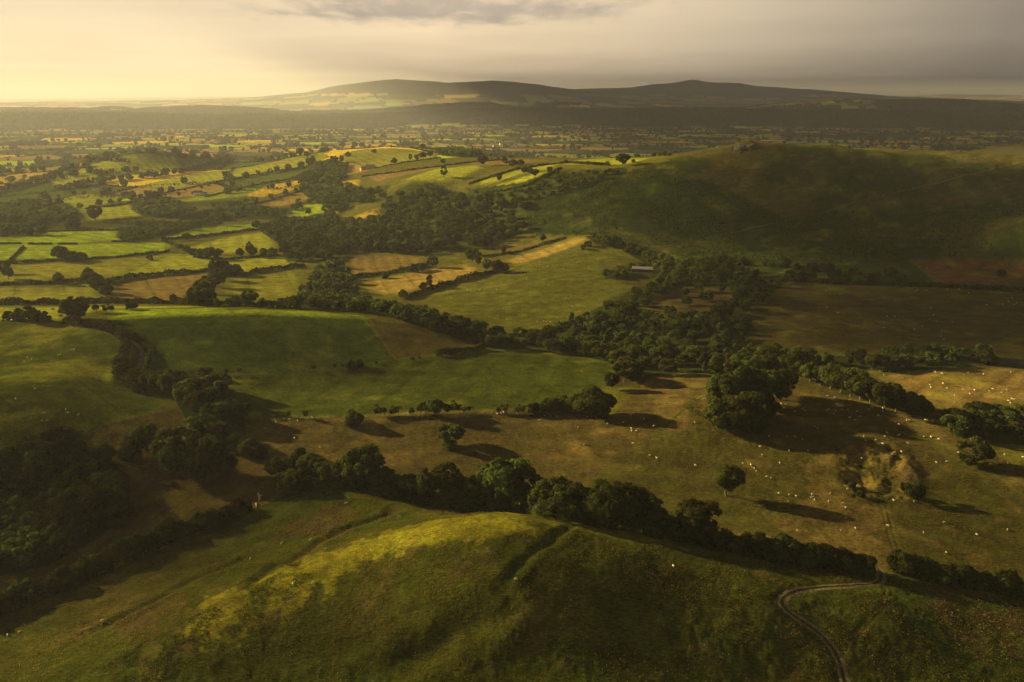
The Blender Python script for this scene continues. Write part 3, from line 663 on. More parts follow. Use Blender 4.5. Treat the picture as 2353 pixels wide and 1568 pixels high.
row('gullytop', 'round-topped tree', 'on the bank above the gully', 'trees on the bank above the gully', "138 1016 24 d;312 1045 40 o;338 1034 56 o;360 1046 40 o;392 1072 58 o;424 1092 104 o;452 1096 70 o;482 1108 96 o;508 1098 64 o;300 1060 36 d;260 1148 48 o;165 1232 70 o;575 1046 34 d;600 1052 26 d;640 1088 34 d;655 1100 40 d;690 1072 40 d;715 1090 44 d;735 1098 48 o")
fill('lanewood', 'broadleaf tree', 'in the grove at the lane end', 'trees of the grove at the lane end', "400 890;440 868;475 868;520 905;560 950;565 1000;510 1034;450 1004;420 950;405 925", 8.5, 9, 16, 'oot')
row('lanetop', 'small tree', 'beside the sunken lane bend', 'trees beside the sunken lane', "322 886 30 d;350 894 40 o;374 902 48 o;398 910 56 o;312 872 26 d;285 868 30 d;278 850 28 d;420 872 18 d;442 870 16 d;475 866 18 d")
row('upperline', 'small hawthorn', 'along upper fence of the shaded green field', 'hawthorns on the upper fence line', "522 860 12 h;551 859 14 h;722 853 15 h;766 849 14 h;790 847 12 h;806 846 18 d;824 844 18 d;864 838 10 h;948 831 11 h;963 829 11 h")
row('farmleft', 'field tree', 'near the cattle beyond the left pasture', 'field trees near the cattle', "20 735 16 d;45 736 22 d;70 738 30 o;92 740 24 d;112 742 14 d;170 734 48 o;182 736 38 o;155 732 30 o;222 720 18 h;246 719 18 h;258 718 15 h;302 712 17 d;501 709 22 l")
row('midhedge', 'tree', 'rising from the long hedge across the valley', 'trees in the long valley hedge', "36 700 16 d;118 700 14 d;270 698 14 d;400 698 20 o;455 702 40 o;470 690 44 o;484 676 40 o;500 660 36 o;514 645 30 o;545 704 22 o;575 705 36 o;604 704 18 d;650 706 22 o;668 708 26 o;480 702 34 o")
fill('damson', 'broadleaf tree', 'in the wood spilling into the sunlit valley', 'trees of the valley wood', "668 708;700 668;735 615;790 602;805 640;832 682;860 700;905 710;1000 735;1060 765;1010 765;900 730;830 720;760 715", 9.0, 6.5, 11.5, 'ootd', keep=.92)
row('hedgetree1', 'hedgerow tree', 'among the sunlit valley fields', 'hedgerow trees among the valley fields',
 "135 652 22 o;205 648 28 o;222 662 30 o;240 676 30 o;246 684 26 o;228 672 30 o;498 630 34 o;516 628 26 d;545 632 22 d;12 630 26 o;20 642 24 o;140 600 30 o;155 600 24 o;172 600 18 d;188 599 16 d;222 508 30 o;158 526 14 d;65 540 16 d;100 540 18 d;170 522 20 d;440 528 16 o;506 518 18 h;448 592 20 o;462 594 22 o;482 596 26 o;500 596 24 o;552 590 18 o;575 590 34 t;582 590 20 o;606 586 14 d;628 586 16 d;590 528 20 o;430 552 14 d;345 598 10 d;415 575 14 o;432 582 16 o")
fill('arrow', 'broadleaf tree', 'in the small copse of the sunlit meadows', 'trees of the meadow copse', "265 545;290 516;340 508;430 512;492 506;490 512;430 530;360 545;300 560", 8.5, 5.5, 9, 'ood')
fill('leftwood', 'hazy tree', 'in the big hazy wood', 'trees of the hazy valley wood', "-60 545;-60 470;0 468;60 455;140 468;182 482;160 508;95 520;30 542", 9.5, 7, 13, 'ootd', keep=.9)
fill('belt', 'hazy tree', 'in the tree belt across the valley', 'trees of the valley tree belt', "300 482;320 452;385 452;430 466;560 460;600 474;640 480;690 466;690 480;640 500;590 503;450 508;330 498", 9.5, 6, 12.5, 'ootd', keep=.8, hole="400 470;500 476;560 478;545 492;430 492")
fill('bank', 'broadleaf tree', 'in the great wood on the bank', 'trees of the great bank wood', "590 525;640 498;700 502;760 482;792 502;870 486;885 462;905 442;960 422;1012 424;1062 442;1132 442;1200 458;1212 500;1200 538;1130 560;1100 575;1050 582;1000 592;900 582;800 577;782 592;770 600;700 602;660 602;640 562", 9.5, 8, 13.5, 'oootcd', keep=.85, hole="810 498;860 488;890 492;885 510;840 520;900 560;960 545;955 560;900 572")
fill('topwood', 'broadleaf tree', 'in the wood climbing to the ridge farm', 'trees of the ridge farm wood', "690 442;688 402;722 374;762 364;800 374;792 402;832 434;900 424;880 462;800 474;790 492;740 472", 9.5, 7.5, 12.5, 'oootcd', keep=.85, hole="770 420;800 412;832 411;826 430;790 430")
fill('gorse', 'scrubby tree', 'on the bushy slope under the long hill', 'scrub trees under the long hill', "1068 436;1150 442;1200 432;1262 396;1400 388;1436 392;1380 412;1300 440;1225 462;1150 466;1100 452", 8, 3.5, 7.5, 'odd', keep=.75)
fill('stream', 'dark tree', 'in the long dark wood along the stream', 'trees of the stream wood', "900 728;960 700;1010 722;1080 752;1150 768;1250 762;1325 728;1400 698;1452 668;1522 640;1600 625;1700 618;1815 642;1755 690;1722 705;1702 742;1722 775;1692 795;1780 806;1900 818;2000 820;2130 800;2262 808;2272 836;2100 852;1950 852;1850 848;1700 862;1560 858;1480 868;1430 870;1425 838;1350 822;1200 804;1120 798;1060 782;1000 760", 9.0, 5.5, 11.5, 'oootcdd', keep=.9, hole="1470 700;1560 660;1680 652;1690 690;1640 730;1500 742")
fill('foot', 'dark tree', 'in the wood at the foot of the hill', 'trees of the hill-foot wood', "1345 545;1380 540;1440 562;1500 592;1600 604;1640 594;1652 624;1560 634;1500 645;1440 645;1390 640;1385 625;1450 612;1480 604;1430 575;1370 562", 9.0, 5, 9.5, 'ood')
row('light', 'pale green tree', 'catching light beside the dark hill wood', 'pale trees by the hill wood', "1632 640 34 o;1655 655 40 o;1672 640 44 t;1740 700 40 o;1715 690 46 o;1712 755 26 d")
belt('footbush', 'dark bush', 'along the foot of the long hill', 'bushes along the foot of the hill', "1660 606;1760 612;1860 622;1960 634;2080 642", 9, 4, 9, 7, 'ddo')
belt('footbush', 'dark bush', 'along the foot of the long hill', 'bushes along the foot of the hill', "1820 640;1960 646;2090 652", 8, 4, 8, 5, 'ddo')
row('redtree', 'small dark tree', 'standing in the rust-red field', 'lone field trees', "2298 642 20 o")
row('centre', 'hedgerow tree', 'among the golden fields below the bank wood', 'hedgerow trees of the golden fields',
 "988 662 32 t;975 668 18 d;928 684 18 d;995 616 28 o;970 622 18 d;952 626 18 d;1085 604 34 o;1100 612 34 t;1120 622 26 o;1142 628 30 o;1158 628 22 o;1157 584 16 o;1248 556 18 o;1340 574 12 d;1352 568 14 d;885 640 14 d;1090 570 20 o")
row('ridge', 'ridge tree', 'on the sunlit ridge fields', 'trees of the sunlit ridge fields',
 "1110 381 22 o;1020 408 26 t;1178 383 15 d;1196 380 12 d;1229 407 18 o;1263 398 14 o;1430 382 28 o;1147 417 16 o;906 378 14 o;943 370 16 t;958 370 14 o;972 366 16 o;988 362 15 o;1018 378 12 o;787 340 14 o;816 340 18 o;832 338 10 d;882 336 9 d;933 338 12 o;972 344 13 o;1003 349 10 o;690 360 18 o;706 362 12 o;740 350 9 d;1300 376 9 d;1350 378 8 d;1395 380 9 d;1455 374 8 d;1160 376 12 d;1220 398 12 d;1206 396 12 d;860 352 8 d;800 360 10 d")
row('knoll', 'hazy tree', 'on the round knoll in the haze', 'trees of the hazy knoll', "272 352 12 o;283 351 10 o;296 350 9 o;318 350 8 d;338 351 11 o;349 351 10 o;357 353 12 o;404 358 17 o;411 364 16 o;420 368 14 o")
belt('hazebelt', 'hazy tree', 'in the tree lines of the hazy valley', 'trees of hazy valley tree lines', "-20 445;60 428;120 408;160 392;230 362;250 356", 9, 9, 15, 9)
belt('hazebelt', 'hazy tree', 'in the tree lines of the hazy valley', 'trees of hazy valley tree lines', "140 436;200 424;260 416;330 410;380 404;430 396;480 378;535 362", 9, 8, 15, 12)
belt('hazebelt', 'hazy tree', 'in the tree lines of the hazy valley', 'trees of hazy valley tree lines', "230 368;280 372;300 374", 9, 6, 9, 6)
for s in ("120 455;200 448;240 446", "200 478;260 470;330 455", "330 450;440 438;560 410;640 394;700 388", "470 458;560 436;620 424;700 410;740 400", "560 472;620 460;700 436", "690 468;760 470;790 462", "0 425;60 408", "0 400;80 392", "700 495;780 480", "540 362;600 372;700 356;760 346", "70 470;180 470", "380 452;480 446"):
    belt('hazebelt', 'hazy tree', 'in the tree lines of the hazy valley', 'trees of hazy valley tree lines', s, 26, 6, 13, 4)
belt('edgebush', 'dark bush', 'in the hedge between hill and sheep pasture', 'bushes of the hedge by the sheep pasture', "1500 1230;1620 1254;1750 1284;1870 1298;2005 1316", 5.5, 4.5, 8.0, 2.5, 'ddd')
belt('gapbush', 'dark bush', 'in the hedge beyond the track gap', 'bushes of the hedge beyond the track gap', "2078 1318;2180 1342;2270 1354;2353 1376", 5.5, 4.5, 7.5, 2.5, 'ddd')
belt('gullybush', 'dark bush', 'in the ragged hedge from gully to wood', 'bushes of the ragged gully hedge', "0 1412;100 1372;200 1324;300 1284;400 1240;500 1202;575 1174", 7.5, 4, 8, 3, 'ddd')
belt('skyhedge', 'small dark tree', 'on the skyline hedge of the ridge', 'skyline hedge trees', "1120 368;1200 360;1350 362;1440 362;1550 358", 14, 3, 6, 3, 'dd')
fill('conifer', 'dark tree', 'in the plantation behind the ridge', 'trees of the dark plantation behind the ridge', "1010 350;1040 346;1090 352;1112 362;1060 362;1015 358", 11, 11, 16, 'ooc', rmax=3200)

# ---------------------------------------------------------------- hedges, each a thing
hedge('tall ragged hedge below the sunlit hill, running from gully to wood', "-60 1440;0 1410;100 1370;200 1322;300 1282;400 1238;500 1200;575 1172", 5.5, 3.0, .5)
hedge('overgrown hedge under the big trees behind the sunlit hill', "640 1140;700 1128;780 1112;900 1142;1000 1160;1100 1170;1220 1182;1340 1204;1420 1216", 4.5, 2.6, .5)
hedge('dark thick hedge between the hill and the sheep pasture', "1420 1216;1500 1226;1620 1252;1750 1282;1870 1296;1960 1306;2005 1314", 5.5, 2.8, .4)
hedge('dark hedge beyond the track gap at the pasture edge', "2072 1314;2180 1340;2270 1352;2353 1374;2440 1396", 6, 2.8, .45)
hedge('bushy hedge along the west side of the sunken lane', "150 742;230 756;285 776;290 800;282 826;272 850;280 872;300 890;330 905", 4.0, 2.0, .45)
hedge('hedge on the field side of the sunken lane', "245 748;300 772;325 788;346 812;336 845;318 868", 2.6, 1.4, .4)
hedge('long dark hedge across the valley behind the bright strip', "-80 702;0 701;100 699;200 697;300 698;400 699;450 702;530 702;640 708;690 712", 5.5, 2.6, .4)
hedge('dark hedge below the olive field with a round tree', "-80 658;0 656;60 654;130 652;200 648", 4.5, 2.2, .4)
hedge('bushy hedge between olive and straw meadows', "246 652;300 640;400 630;490 624", 5, 2.4, .45)
hedge('hedge from the copse end to the valley wood', "520 636;560 632;620 622;700 612", 5, 2.4, .4)
hedge('trimmed hedge under the bright meadow with trees at its end', "20 607;130 600;250 594;320 587;392 579", 3.5, 2, .35)
hedge('short diagonal trimmed hedge between two bright meadows', "18 604;36 586;54 568", 2.4, 1.6, .15)
hedge('trimmed dark hedge along the bright meadow, longest piece', "66 562;120 562", 2.6, 1.8, .1)
hedge('trimmed hedge piece, second along the bright meadow', "132 562;178 562", 2.6, 1.8, .1)
hedge('trimmed hedge piece ending at the meadow copse', "258 557;296 556", 2.6, 1.8, .1)
hedge('trimmed hedge piece at the picture edge of bright meadow', "-60 563;50 561", 2.6, 1.8, .1)
hedge('thin low hedge across the upper bright meadow', "-60 538;0 537;60 535;140 532;270 530", 2.4, 1.6, .2)
hedge('low broken hedge running down from the solitary tree', "240 508;280 505;330 502", 2.4, 1.6, .3)
hedge('hedge from meadow copse down to the tree row', "372 554;400 564;420 572;446 588", 4, 2, .4)
hedge('hedge above the bright meadow joining the great wood', "372 552;430 549;500 540;580 530;640 527", 4, 2, .4)
hedge('tree-lined hedge below the yellow meadow', "446 592;500 598;560 594;640 588", 3, 1.8, .4)
hedge('dark hedge of the golden field by the great wood', "797 642;850 634;890 630;925 624;985 612", 4.5, 2.2, .4)
hedge('dark hedge climbing between golden strip and sheep slope', "930 690;980 670;1040 652;1100 636;1146 624", 5, 2.4, .4)
hedge('low hedge bank between tan and straw strips', "1110 592;1160 584;1200 578;1250 562;1300 548", 2.2, 2, .4)
hedge('dark hedge along the far side of the brown pasture', "1815 648;1900 652;2000 656;2150 660;2353 672;2440 676", 4.5, 2.4, .35)
hedge('hedge along the crest of the round ridge field', "780 345;830 341;880 338;940 340;1005 352", 3, 2, .5)
hedge('hedge under the olive ridge field', "862 388;900 380;960 370;1012 364", 3, 2, .5)
hedge('hedge between tan and green ridge fields', "832 407;900 398;960 390;1030 381;1090 373;1150 369", 3, 2, .5)
hedge('hedge down the middle green ridge field', "1078 424;1130 408;1180 392;1240 382;1300 375;1400 381", 3.5, 2, .5)
hedge('hedge below the lower green ridge field', "1096 447;1160 440;1210 428;1290 388", 3.5, 2, .5)
hedge('short dark hedge at the end of the shaded green field', "1000 818;1030 814;1070 810;1112 802", 3.5, 2, .4)
hedge('low overgrown hedge above the grove', "415 866;440 866;480 862", 3, 1.8, .4)
hedge('hedge below the golden bright field in the haze', "560 474;620 462;700 438", 3, 2, .4)
hedge('hedge above the golden bright field in the haze', "470 454;560 432;620 420;700 408", 3, 2, .4)
hedge('pair of dark hedges under the hazy hillside field', "330 456;400 440;480 424;560 408;640 393;700 387", 3, 2, .4)
hedge('hazy hedge crossing the meadow under the belt', "196 481;260 474;320 463", 3, 2, .3)
hedge('wall-like hedge over the saddle of the hazy hill', "560 374;620 371;700 357;750 349", 2.5, 1.6, .2)

ORD = 'first second third fourth fifth sixth seventh eighth ninth tenth eleventh twelfth thirteenth fourteenth fifteenth sixteenth seventeenth eighteenth nineteenth twentieth'.split()
def ordinal(k): return ORD[k] if k < 20 else ('twenty-' + ORD[k - 20] if k < 29 else 'thirtieth' if k == 29 else 'thirty-' + ORD[k - 30])
STN = dict(o='broadleaf_tree', t='broadleaf_tree', l='broadleaf_tree', c='broadleaf_tree', h='hawthorn_tree', d='bush')
MAXTREE, MAXBUSH = 300, 200
EXPLICIT = set()
def build_veg():
    protos(); farprotos()
    for v in VEG:
        v['z'] = float(hgt(v['x'], v['y'])); v['d'] = math.hypot(math.hypot(v['x'], v['y']), ZC - v['z']); v['az'] = math.atan2(v['x'], v['y']); v['app'] = v['h'] / v['d']
        if v['st'] == 'h' and v['h'] > 9: v['st'] = 'o'
    hs_ = [hit(a, b, 6000) for a, b in ((456, 449), (470, 447), (228, 436), (258, 437), (851, 389), (836, 391), (1476, 624))]
    def clear(v):
        for q in hs_:
            d = math.hypot(v['x'] - q[0], v['y'] - q[1]); r = math.hypot(*q); t = (v['x'] * q[0] + v['y'] * q[1]) / r; off = abs(v['x'] * q[1] - v['y'] * q[0]) / r
            if d < 11 or (0 < r - t < .075 * r and off < 11): return False
        return True
    VEG[:] = [v for v in VEG if clear(v)]
    inframe = [v for v in VEG if abs(v['az']) < R(34.5)]
    for v in VEG:
        if v['zone'] in ('stream', 'damson', 'gully', 'lanewood', 'foot', 'rightthicket'): v['app'] *= .62
        elif v['zone'] not in ('bank', 'topwood', 'belt', 'leftwood', 'gorse', 'arrow', 'conifer', 'hazebelt', 'skyhedge'): v['app'] *= 1.7
    big = sorted((v for v in inframe if v['st'] not in 'dh'), key=lambda v: -v['app'])[:MAXTREE] + [v for v in inframe if v['st'] == 'h']
    bb = sorted((v for v in inframe if v['st'] == 'd'), key=lambda v: -v['app'])[:MAXBUSH]
    sel = big + bb; ids = {id(v) for v in sel}
    byz = {}
    for v in sel: byz.setdefault(v['zone'], []).append(v)
    for z, vs in byz.items():
        what, where, group = ZONES[z]; vs.sort(key=lambda v: v['az'])
        named = len(vs) <= 34
        for k, v in enumerate(vs):
            if len(vs) == 1: lab = f'{what} {where}'
            elif named: lab = f'{ordinal(k)} {what} from the left {where}'
            else: lab = f'{what} crowded {where}'
            P = PROTO[v['st']]; cr, tr = P[int(rng.random() * len(P))]; H = STY[v['st']][0]; s = v['h'] / H
            rz = rng.uniform(0, 2 * PI); wx = rng.uniform(.9, 1.15) * v.get('wide', 1)
            root = bpy.data.objects.new(STN[v['st']], None); COL.objects.link(root); root.location = (v['x'], v['y'], v['z'] - .1); root.rotation_euler = (0, 0, rz); root.scale = (s * wx, s * wx, s)
            tag(root, lab, 'bush' if v['st'] == 'd' else 'tree', group)
            c = bpy.data.objects.new('crown', cr); COL.objects.link(c); c.parent = root
            t = bpy.data.objects.new('trunk', tr); COL.objects.link(t); t.parent = root
    rest = [v for v in VEG if id(v) not in ids]
    for nm, lab, test in (('woodland', 'mass of smaller trees filling the woods and far tree lines', lambda v: v['st'] != 'd'), ('scrub', 'mass of small bushes in the woods and hedges', lambda v: v['st'] == 'd')):
        VV, TT = [], []
        for v in rest:
            if not test(v): continue
            lod = 0 if v['d'] < 520 else 1 if v['d'] < 1300 else 2
            Vc, t = FARP[v['st'], lod][int(rng.random() * 3)]; s = v['h'] / STY[v['st']][0]; a = rng.uniform(0, 2 * PI); c, sn = math.cos(a) * s, math.sin(a) * s
            W = np.empty_like(Vc); wd = v.get('wide', 1); W[:, 0] = (Vc[:, 0] * c - Vc[:, 1] * sn) * wd + v['x']; W[:, 1] = (Vc[:, 0] * sn + Vc[:, 1] * c) * wd + v['y']; W[:, 2] = Vc[:, 2] * s + v['z'] - .1
            VV.append(W); TT.append(t * rng.uniform(.72, 1.3))
        if VV:
            VV = np.vstack(VV); TT = np.concatenate(TT); tag(link(nm, mesh_from(nm, VV, qfaces(len(VV) // 4), 'leaves', {'tint': ('FLOAT', TT)})), lab, None, None, 'stuff')
    print('VEG', len(VEG), 'objects', len(sel), 'rest', len(rest), {z: len(v) for z, v in byz.items()})
def build_hedges():
    for label, P, h, w, rag, gp in HEDGES:
        if np.hypot(P[:, 0], P[:, 1]).mean() > 480: h *= .72; w *= .78
        seg = np.diff(P, axis=0); L = np.hypot(seg[:, 0], seg[:, 1]); cum = np.r_[0, L.cumsum()]; tot = cum[-1]
        d = math.hypot(np.hypot(P[:, 0], P[:, 1]).mean(), 130); sz = np.clip(.36 * d / 260, .34, 1.6); n = int(tot * h * 3.2 / (sz * sz) * 1.3) + 60; n = min(n, 60000)
        q = rng.random(n) * tot; k = np.clip(np.searchsorted(cum, q) - 1, 0, len(seg) - 1); f = (q - cum[k]) / np.maximum(L[k], 1e-6)
        C = P[k] + seg[k] * f[:, None]; nrm = np.stack([-seg[k, 1], seg[k, 0]], 1) / np.maximum(L[k], 1e-6)[:, None]
        lump = fbm(C[:, 0] + 50, C[:, 1], 9, 3) + .5 * fbm(C[:, 0], C[:, 1] + 90, 3, 2); top = h * np.clip(1 + rag * 1.9 * lump, .3, 1.75)
        a = rng.uniform(-.05, PI + .05, n); rr = rng.uniform(.7, 1.08, n); wl = w * np.clip(1 + 1.1 * lump * rag * 2, .55, 1.8)
        off = np.cos(a) * wl * rr; zz = np.clip(np.sin(a), 0, 1) ** .7 * top * rr
        x = C[:, 0] + nrm[:, 0] * off; y = C[:, 1] + nrm[:, 1] * off
        Pt = np.stack([x, y, hgt(C[:, 0], C[:, 1]) * .5 + hgt(x, y) * .5 + zz - .05], 1)
        Nn = np.stack([nrm[:, 0] * np.cos(a), nrm[:, 1] * np.cos(a), np.sin(a) + .1], 1) + rng.normal(size=(n, 3)) * .45
        ti = (1 + 1.4 * fbm(C[:, 0], C[:, 1], 6, 2)) * rng.uniform(.7, 1.3, n)
        V = quads(Pt, Nn, sz * rng.uniform(.6, 1.25, n), rng); c0 = np.array([*P[len(P) // 2], 0]); V -= c0
        tag(link('hedgerow', mesh_from('hedgerow', V, qfaces(n), 'hedge_leaves', {'tint': ('FLOAT', np.repeat(np.clip(ti, .4, 1.7), 4))}), None, c0), label, 'hedge', 'field hedges')
# ---------------------------------------------------------------- tracks and water
def chaikin(P, n=3):
    for _ in range(n):
        Q = [P[0]]
        for a, b in zip(P[:-1], P[1:]): Q += [a * .75 + b * .25, a * .25 + b * .75]
        P = np.array(Q + [P[-1]])
    return P
def ribbon(name, label, P, w, mat, lift=.07, rag=.25, step=1.2, wheels=False):
    P = chaikin(P); seg = np.hypot(*np.diff(P, axis=0).T); cum = np.r_[0, seg.cumsum()]; q = np.arange(0, cum[-1], step)
    P = np.stack([np.interp(q, cum, P[:, 0]), np.interp(q, cum, P[:, 1])], 1)
    T = np.gradient(P, axis=0); T /= np.linalg.norm(T, axis=1, keepdims=True) + 1e-9; Nn = np.stack([-T[:, 1], T[:, 0]], 1)
    rows = []
    for k in np.linspace(-1, 1, 7):
        ww = w / 2 * (1 + rag * 2 * fbm(P[:, 0] + 31 * np.sign(k), P[:, 1], 4, 3)) * k
        p = P + Nn * ww[:, None]; rows.append(np.c_[p, hgt(p[:, 0], p[:, 1]) + lift * (1 - .9 * abs(k) ** 3)])
    V = np.stack(rows, 1); n = len(P); i, j = np.meshgrid(np.arange(n - 1), np.array([0, 1, 4, 5] if wheels else range(6)), indexing='ij'); v = i * 7 + j
    Fq = np.stack([v, v + 1, v + 8, v + 7], -1).reshape(-1, 4)
    tag(link(name, mesh_from(name, V.reshape(-1, 3), Fq, mat, None, True)), label, None, None, 'structure')
def build_tracks():
    ribbon('track', 'pale stony farm track curving over the dark hillside', TRACK, 2.5, 'gravel', .07, .35, 1.2, True)
    ribbon('lane', 'sunken earth lane between bushy hedges', LANE, 4.2, 'mud', .12)
    ribbon('footpath', 'faint footpath slanting across the long hill', HILLPATH, 1.7, 'worn_turf', .3, .3, 4)
    P = poly("2262 832;2285 827;2320 827;2353 831;2400 834;2400 842;2340 842;2300 840;2275 838"); z = float(hgt(P[:, 0], P[:, 1]).max()) + .12
    bm = bmesh.new(); bm.faces.new([bm.verts.new((a, b, z)) for a, b in P]); me = bpy.data.meshes.new('pond'); bm.to_mesh(me); bm.free(); me.materials.append(MAT['pond_water']); tag(link('pond', me), 'small dull pond beside the far tree row', None, None, 'structure')

# ---------------------------------------------------------------- low growth nobody could count
def scatter(P, n):
    x0, y0 = P.min(0); x1, y1 = P.max(0); c = rng.random((n * 3, 2)) * [x1 - x0, y1 - y0] + [x0, y0]; return c[inside(c[:, 0], c[:, 1], P)]
def lowgrowth(name, label, specs, mat):
    VV, TT = [], []
    for s, per, sz, hh, patch, thr in specs:
        P = poly(s, 1600); ar = abs(np.sum(P[:, 0] * np.roll(P[:, 1], -1) - P[:, 1] * np.roll(P[:, 0], -1))) / 2
        n = int(min(ar * per, 90000)); x0, y0 = P.min(0); x1, y1 = P.max(0); m = int(n * (x1 - x0) * (y1 - y0) / max(ar, 1)); m = min(m, 600000)
        c = rng.random((m, 2)) * [x1 - x0, y1 - y0] + [x0, y0]; c = c[inside(c[:, 0], c[:, 1], P)]
        f = fbm(c[:, 0] + 77, c[:, 1], patch, 3); c = c[f > thr]; f = f[f > thr]
        k = len(c); zz = np.abs(rng.normal(size=k)) * hh * .5 + hh * .25
        Pt = np.c_[c, hgt(c[:, 0], c[:, 1]) + np.minimum(zz, hh)]
        Nn = rng.normal(size=(k, 3)) * [1, 1, .5] + [0, 0, .55]
        VV.append(quads(Pt, Nn, sz * rng.uniform(.5, 1.3, k), rng)); TT.append(np.repeat(np.clip(rng.uniform(.55, 1.35, k) + f * .6, .3, 1.8), 4))
    VV = np.vstack(VV); TT = np.concatenate(TT); tag(link(name, mesh_from(name, VV, qfaces(len(VV) // 4), mat, {'tint': ('FLOAT', TT)})), label, None, None, 'stuff'); print(name, len(VV) // 4)
def build_low():
    lowgrowth('bracken', 'dark green bracken in streaks on the hill flank and the long hill', [
        ("120 1600;330 1475;480 1395;640 1325;745 1300;720 1340;600 1410;470 1500;360 1600", 8.0, .18, .38, 6, -.04),
        ("560 1345;640 1318;730 1318;700 1345;600 1375", 7.0, .17, .34, 4, -.02),
        ("1568 935;1600 915;1645 906;1655 930;1640 965;1590 955", 4.5, .30, .8, 5, -.05),
        ("1210 500;1300 460;1440 396;1640 420;1800 500;2000 480;2353 470;2353 592;2100 590;1900 612;1600 600;1450 570;1350 540;1220 540", .34, .95, 1.7, 22, -.05),
        ("1640 425;1800 400;2000 420;2353 440;2353 470;2000 480;1800 500", .12, .7, 1.0, 30, .05)], 'fern')
    lowgrowth('dead_scrub', 'rusty dry scrub and rushes on the hill flank', [
        ("650 1215;740 1165;800 1160;830 1185;740 1230;660 1240;600 1265;520 1300", 3.0, .24, .7, 4, 0),
        ("250 1450;330 1405;420 1362;440 1385;330 1450;280 1470", 3.0, .22, .6, 3, .02), ("40 1500;90 1480;280 1400;280 1420;110 1510", 2.2, .24, .7, 3, .05), ("70 1525;130 1505;140 1520;90 1540", 3, .24, .6, 3, -.1),
        ("380 1500;430 1460;470 1455;440 1500", 3, .22, .6, 3, 0), ("2080 1340;2250 1350;2353 1400;2353 1568;2200 1500;2150 1420", 1.6, .2, .5, 3.5, .08),
        ("1380 1250;1520 1280;1600 1330;1540 1340;1420 1290", .5, .2, .4, 3, .1), ("230 1165;330 1120;430 1140;560 1110;640 1140;500 1190;330 1250;250 1240", .35, .34, .9, 6, .05),
        ("1930 1030;1965 1012;2010 1008;2060 1028;2085 1060;2095 1090;2040 1100;1990 1060;1960 1080;1935 1110;1925 1060", 1.6, .22, .5, 3, .02)], 'dry_scrub')
    lowgrowth('grass_tufts', 'rough tussocks of pale grass over the hill', [
        ("0 1420;300 1300;560 1190;720 1120;900 1155;1050 1175;1150 1182;1260 1210;1450 1250;1600 1256;1800 1300;2000 1325;2353 1385;2400 1600;-50 1600", 3.4, .15, .34, 5, -.05),
        ("700 1090;1000 960;1310 950;1500 1000;1640 985;1820 900;2150 985;2353 1090;2353 1360;2070 1305;1870 1285;1500 1208;1100 1160", 1.0, .15, .28, 9, 0)], 'grass_blade')

# ---------------------------------------------------------------- animals
def skin_body(name, chains, sub=1):
    bm = bmesh.new(); lay = bm.verts.layers.skin.verify(); vs = {}
    for ch in chains:
        prev = None
        for key, co, r in ch:
            if key not in vs: v = bm.verts.new(co); v[lay].radius = (r, r); vs[key] = v
            if prev is not None and bm.edges.get((prev, vs[key])) is None: bm.edges.new((prev, vs[key]))
            prev = vs[key]
    vs['root'][lay].use_root = True
    me = bpy.data.meshes.new(name + '_cage'); bm.to_mesh(me); bm.free(); o = bpy.data.objects.new(name + '_cage', me); COL.objects.link(o)
    o.modifiers.new('a', 'SKIN'); s = o.modifiers.new('b', 'SUBSURF'); s.levels = s.render_levels = sub
    dg = bpy.context.evaluated_depsgraph_get(); out = bpy.data.meshes.new_from_object(o.evaluated_get(dg)); out.name = name
    bpy.data.objects.remove(o); bpy.data.meshes.remove(me); return out
def animal(name, mat, dark, graze, k=1.0, legr=.05, lying=False):
    L = [('root', (-.1, 0, .66), .30), ('chest', (.28, 0, .66), .28), ('neck', (.5, 0, .74), .16)]
    head = [('h1', (.62, 0, .52), .11), ('h2', (.72, 0, .30), .11), ('h3', (.80, 0, .14), .065)] if graze else [('h1', (.62, 0, .90), .12), ('h2', (.74, 0, .97), .11), ('h3', (.90, 0, .90), .065)]
    c = [L + head, [('root', (-.1, 0, .66), .30), ('rump', (-.46, 0, .64), .24), ('tail', (-.62, 0, .52), .05)]]
    hk = 'h2'; hp = head[1][1]
    for s in (-1, 1):
        c.append([('chest', L[1][1], .28), (f'fs{s}', (.32, s * .13, .42), .085), (f'fk{s}', (.33, s * .13, .24), .05), (f'ff{s}', (.33, s * .13, .02), .042)])
        c.append([('rump', (-.46, 0, .64), .24), (f'hs{s}', (-.42, s * .14, .44), .11), (f'hk{s}', (-.50, s * .14, .26), .055), (f'hf{s}', (-.45, s * .14, .02), .042)])
        c.append([(hk, hp, .11), (f'e{s}', (hp[0] - .05, s * .17, hp[2] + .03), .025)])
    me = skin_body(name, c); me.materials.append(MAT[mat]); me.materials.append(MAT[dark])
    for p in me.polygons:
        x, y, z = p.center; p.use_smooth = True
        if z < .28 or (x > .66): p.material_index = 1
    return me
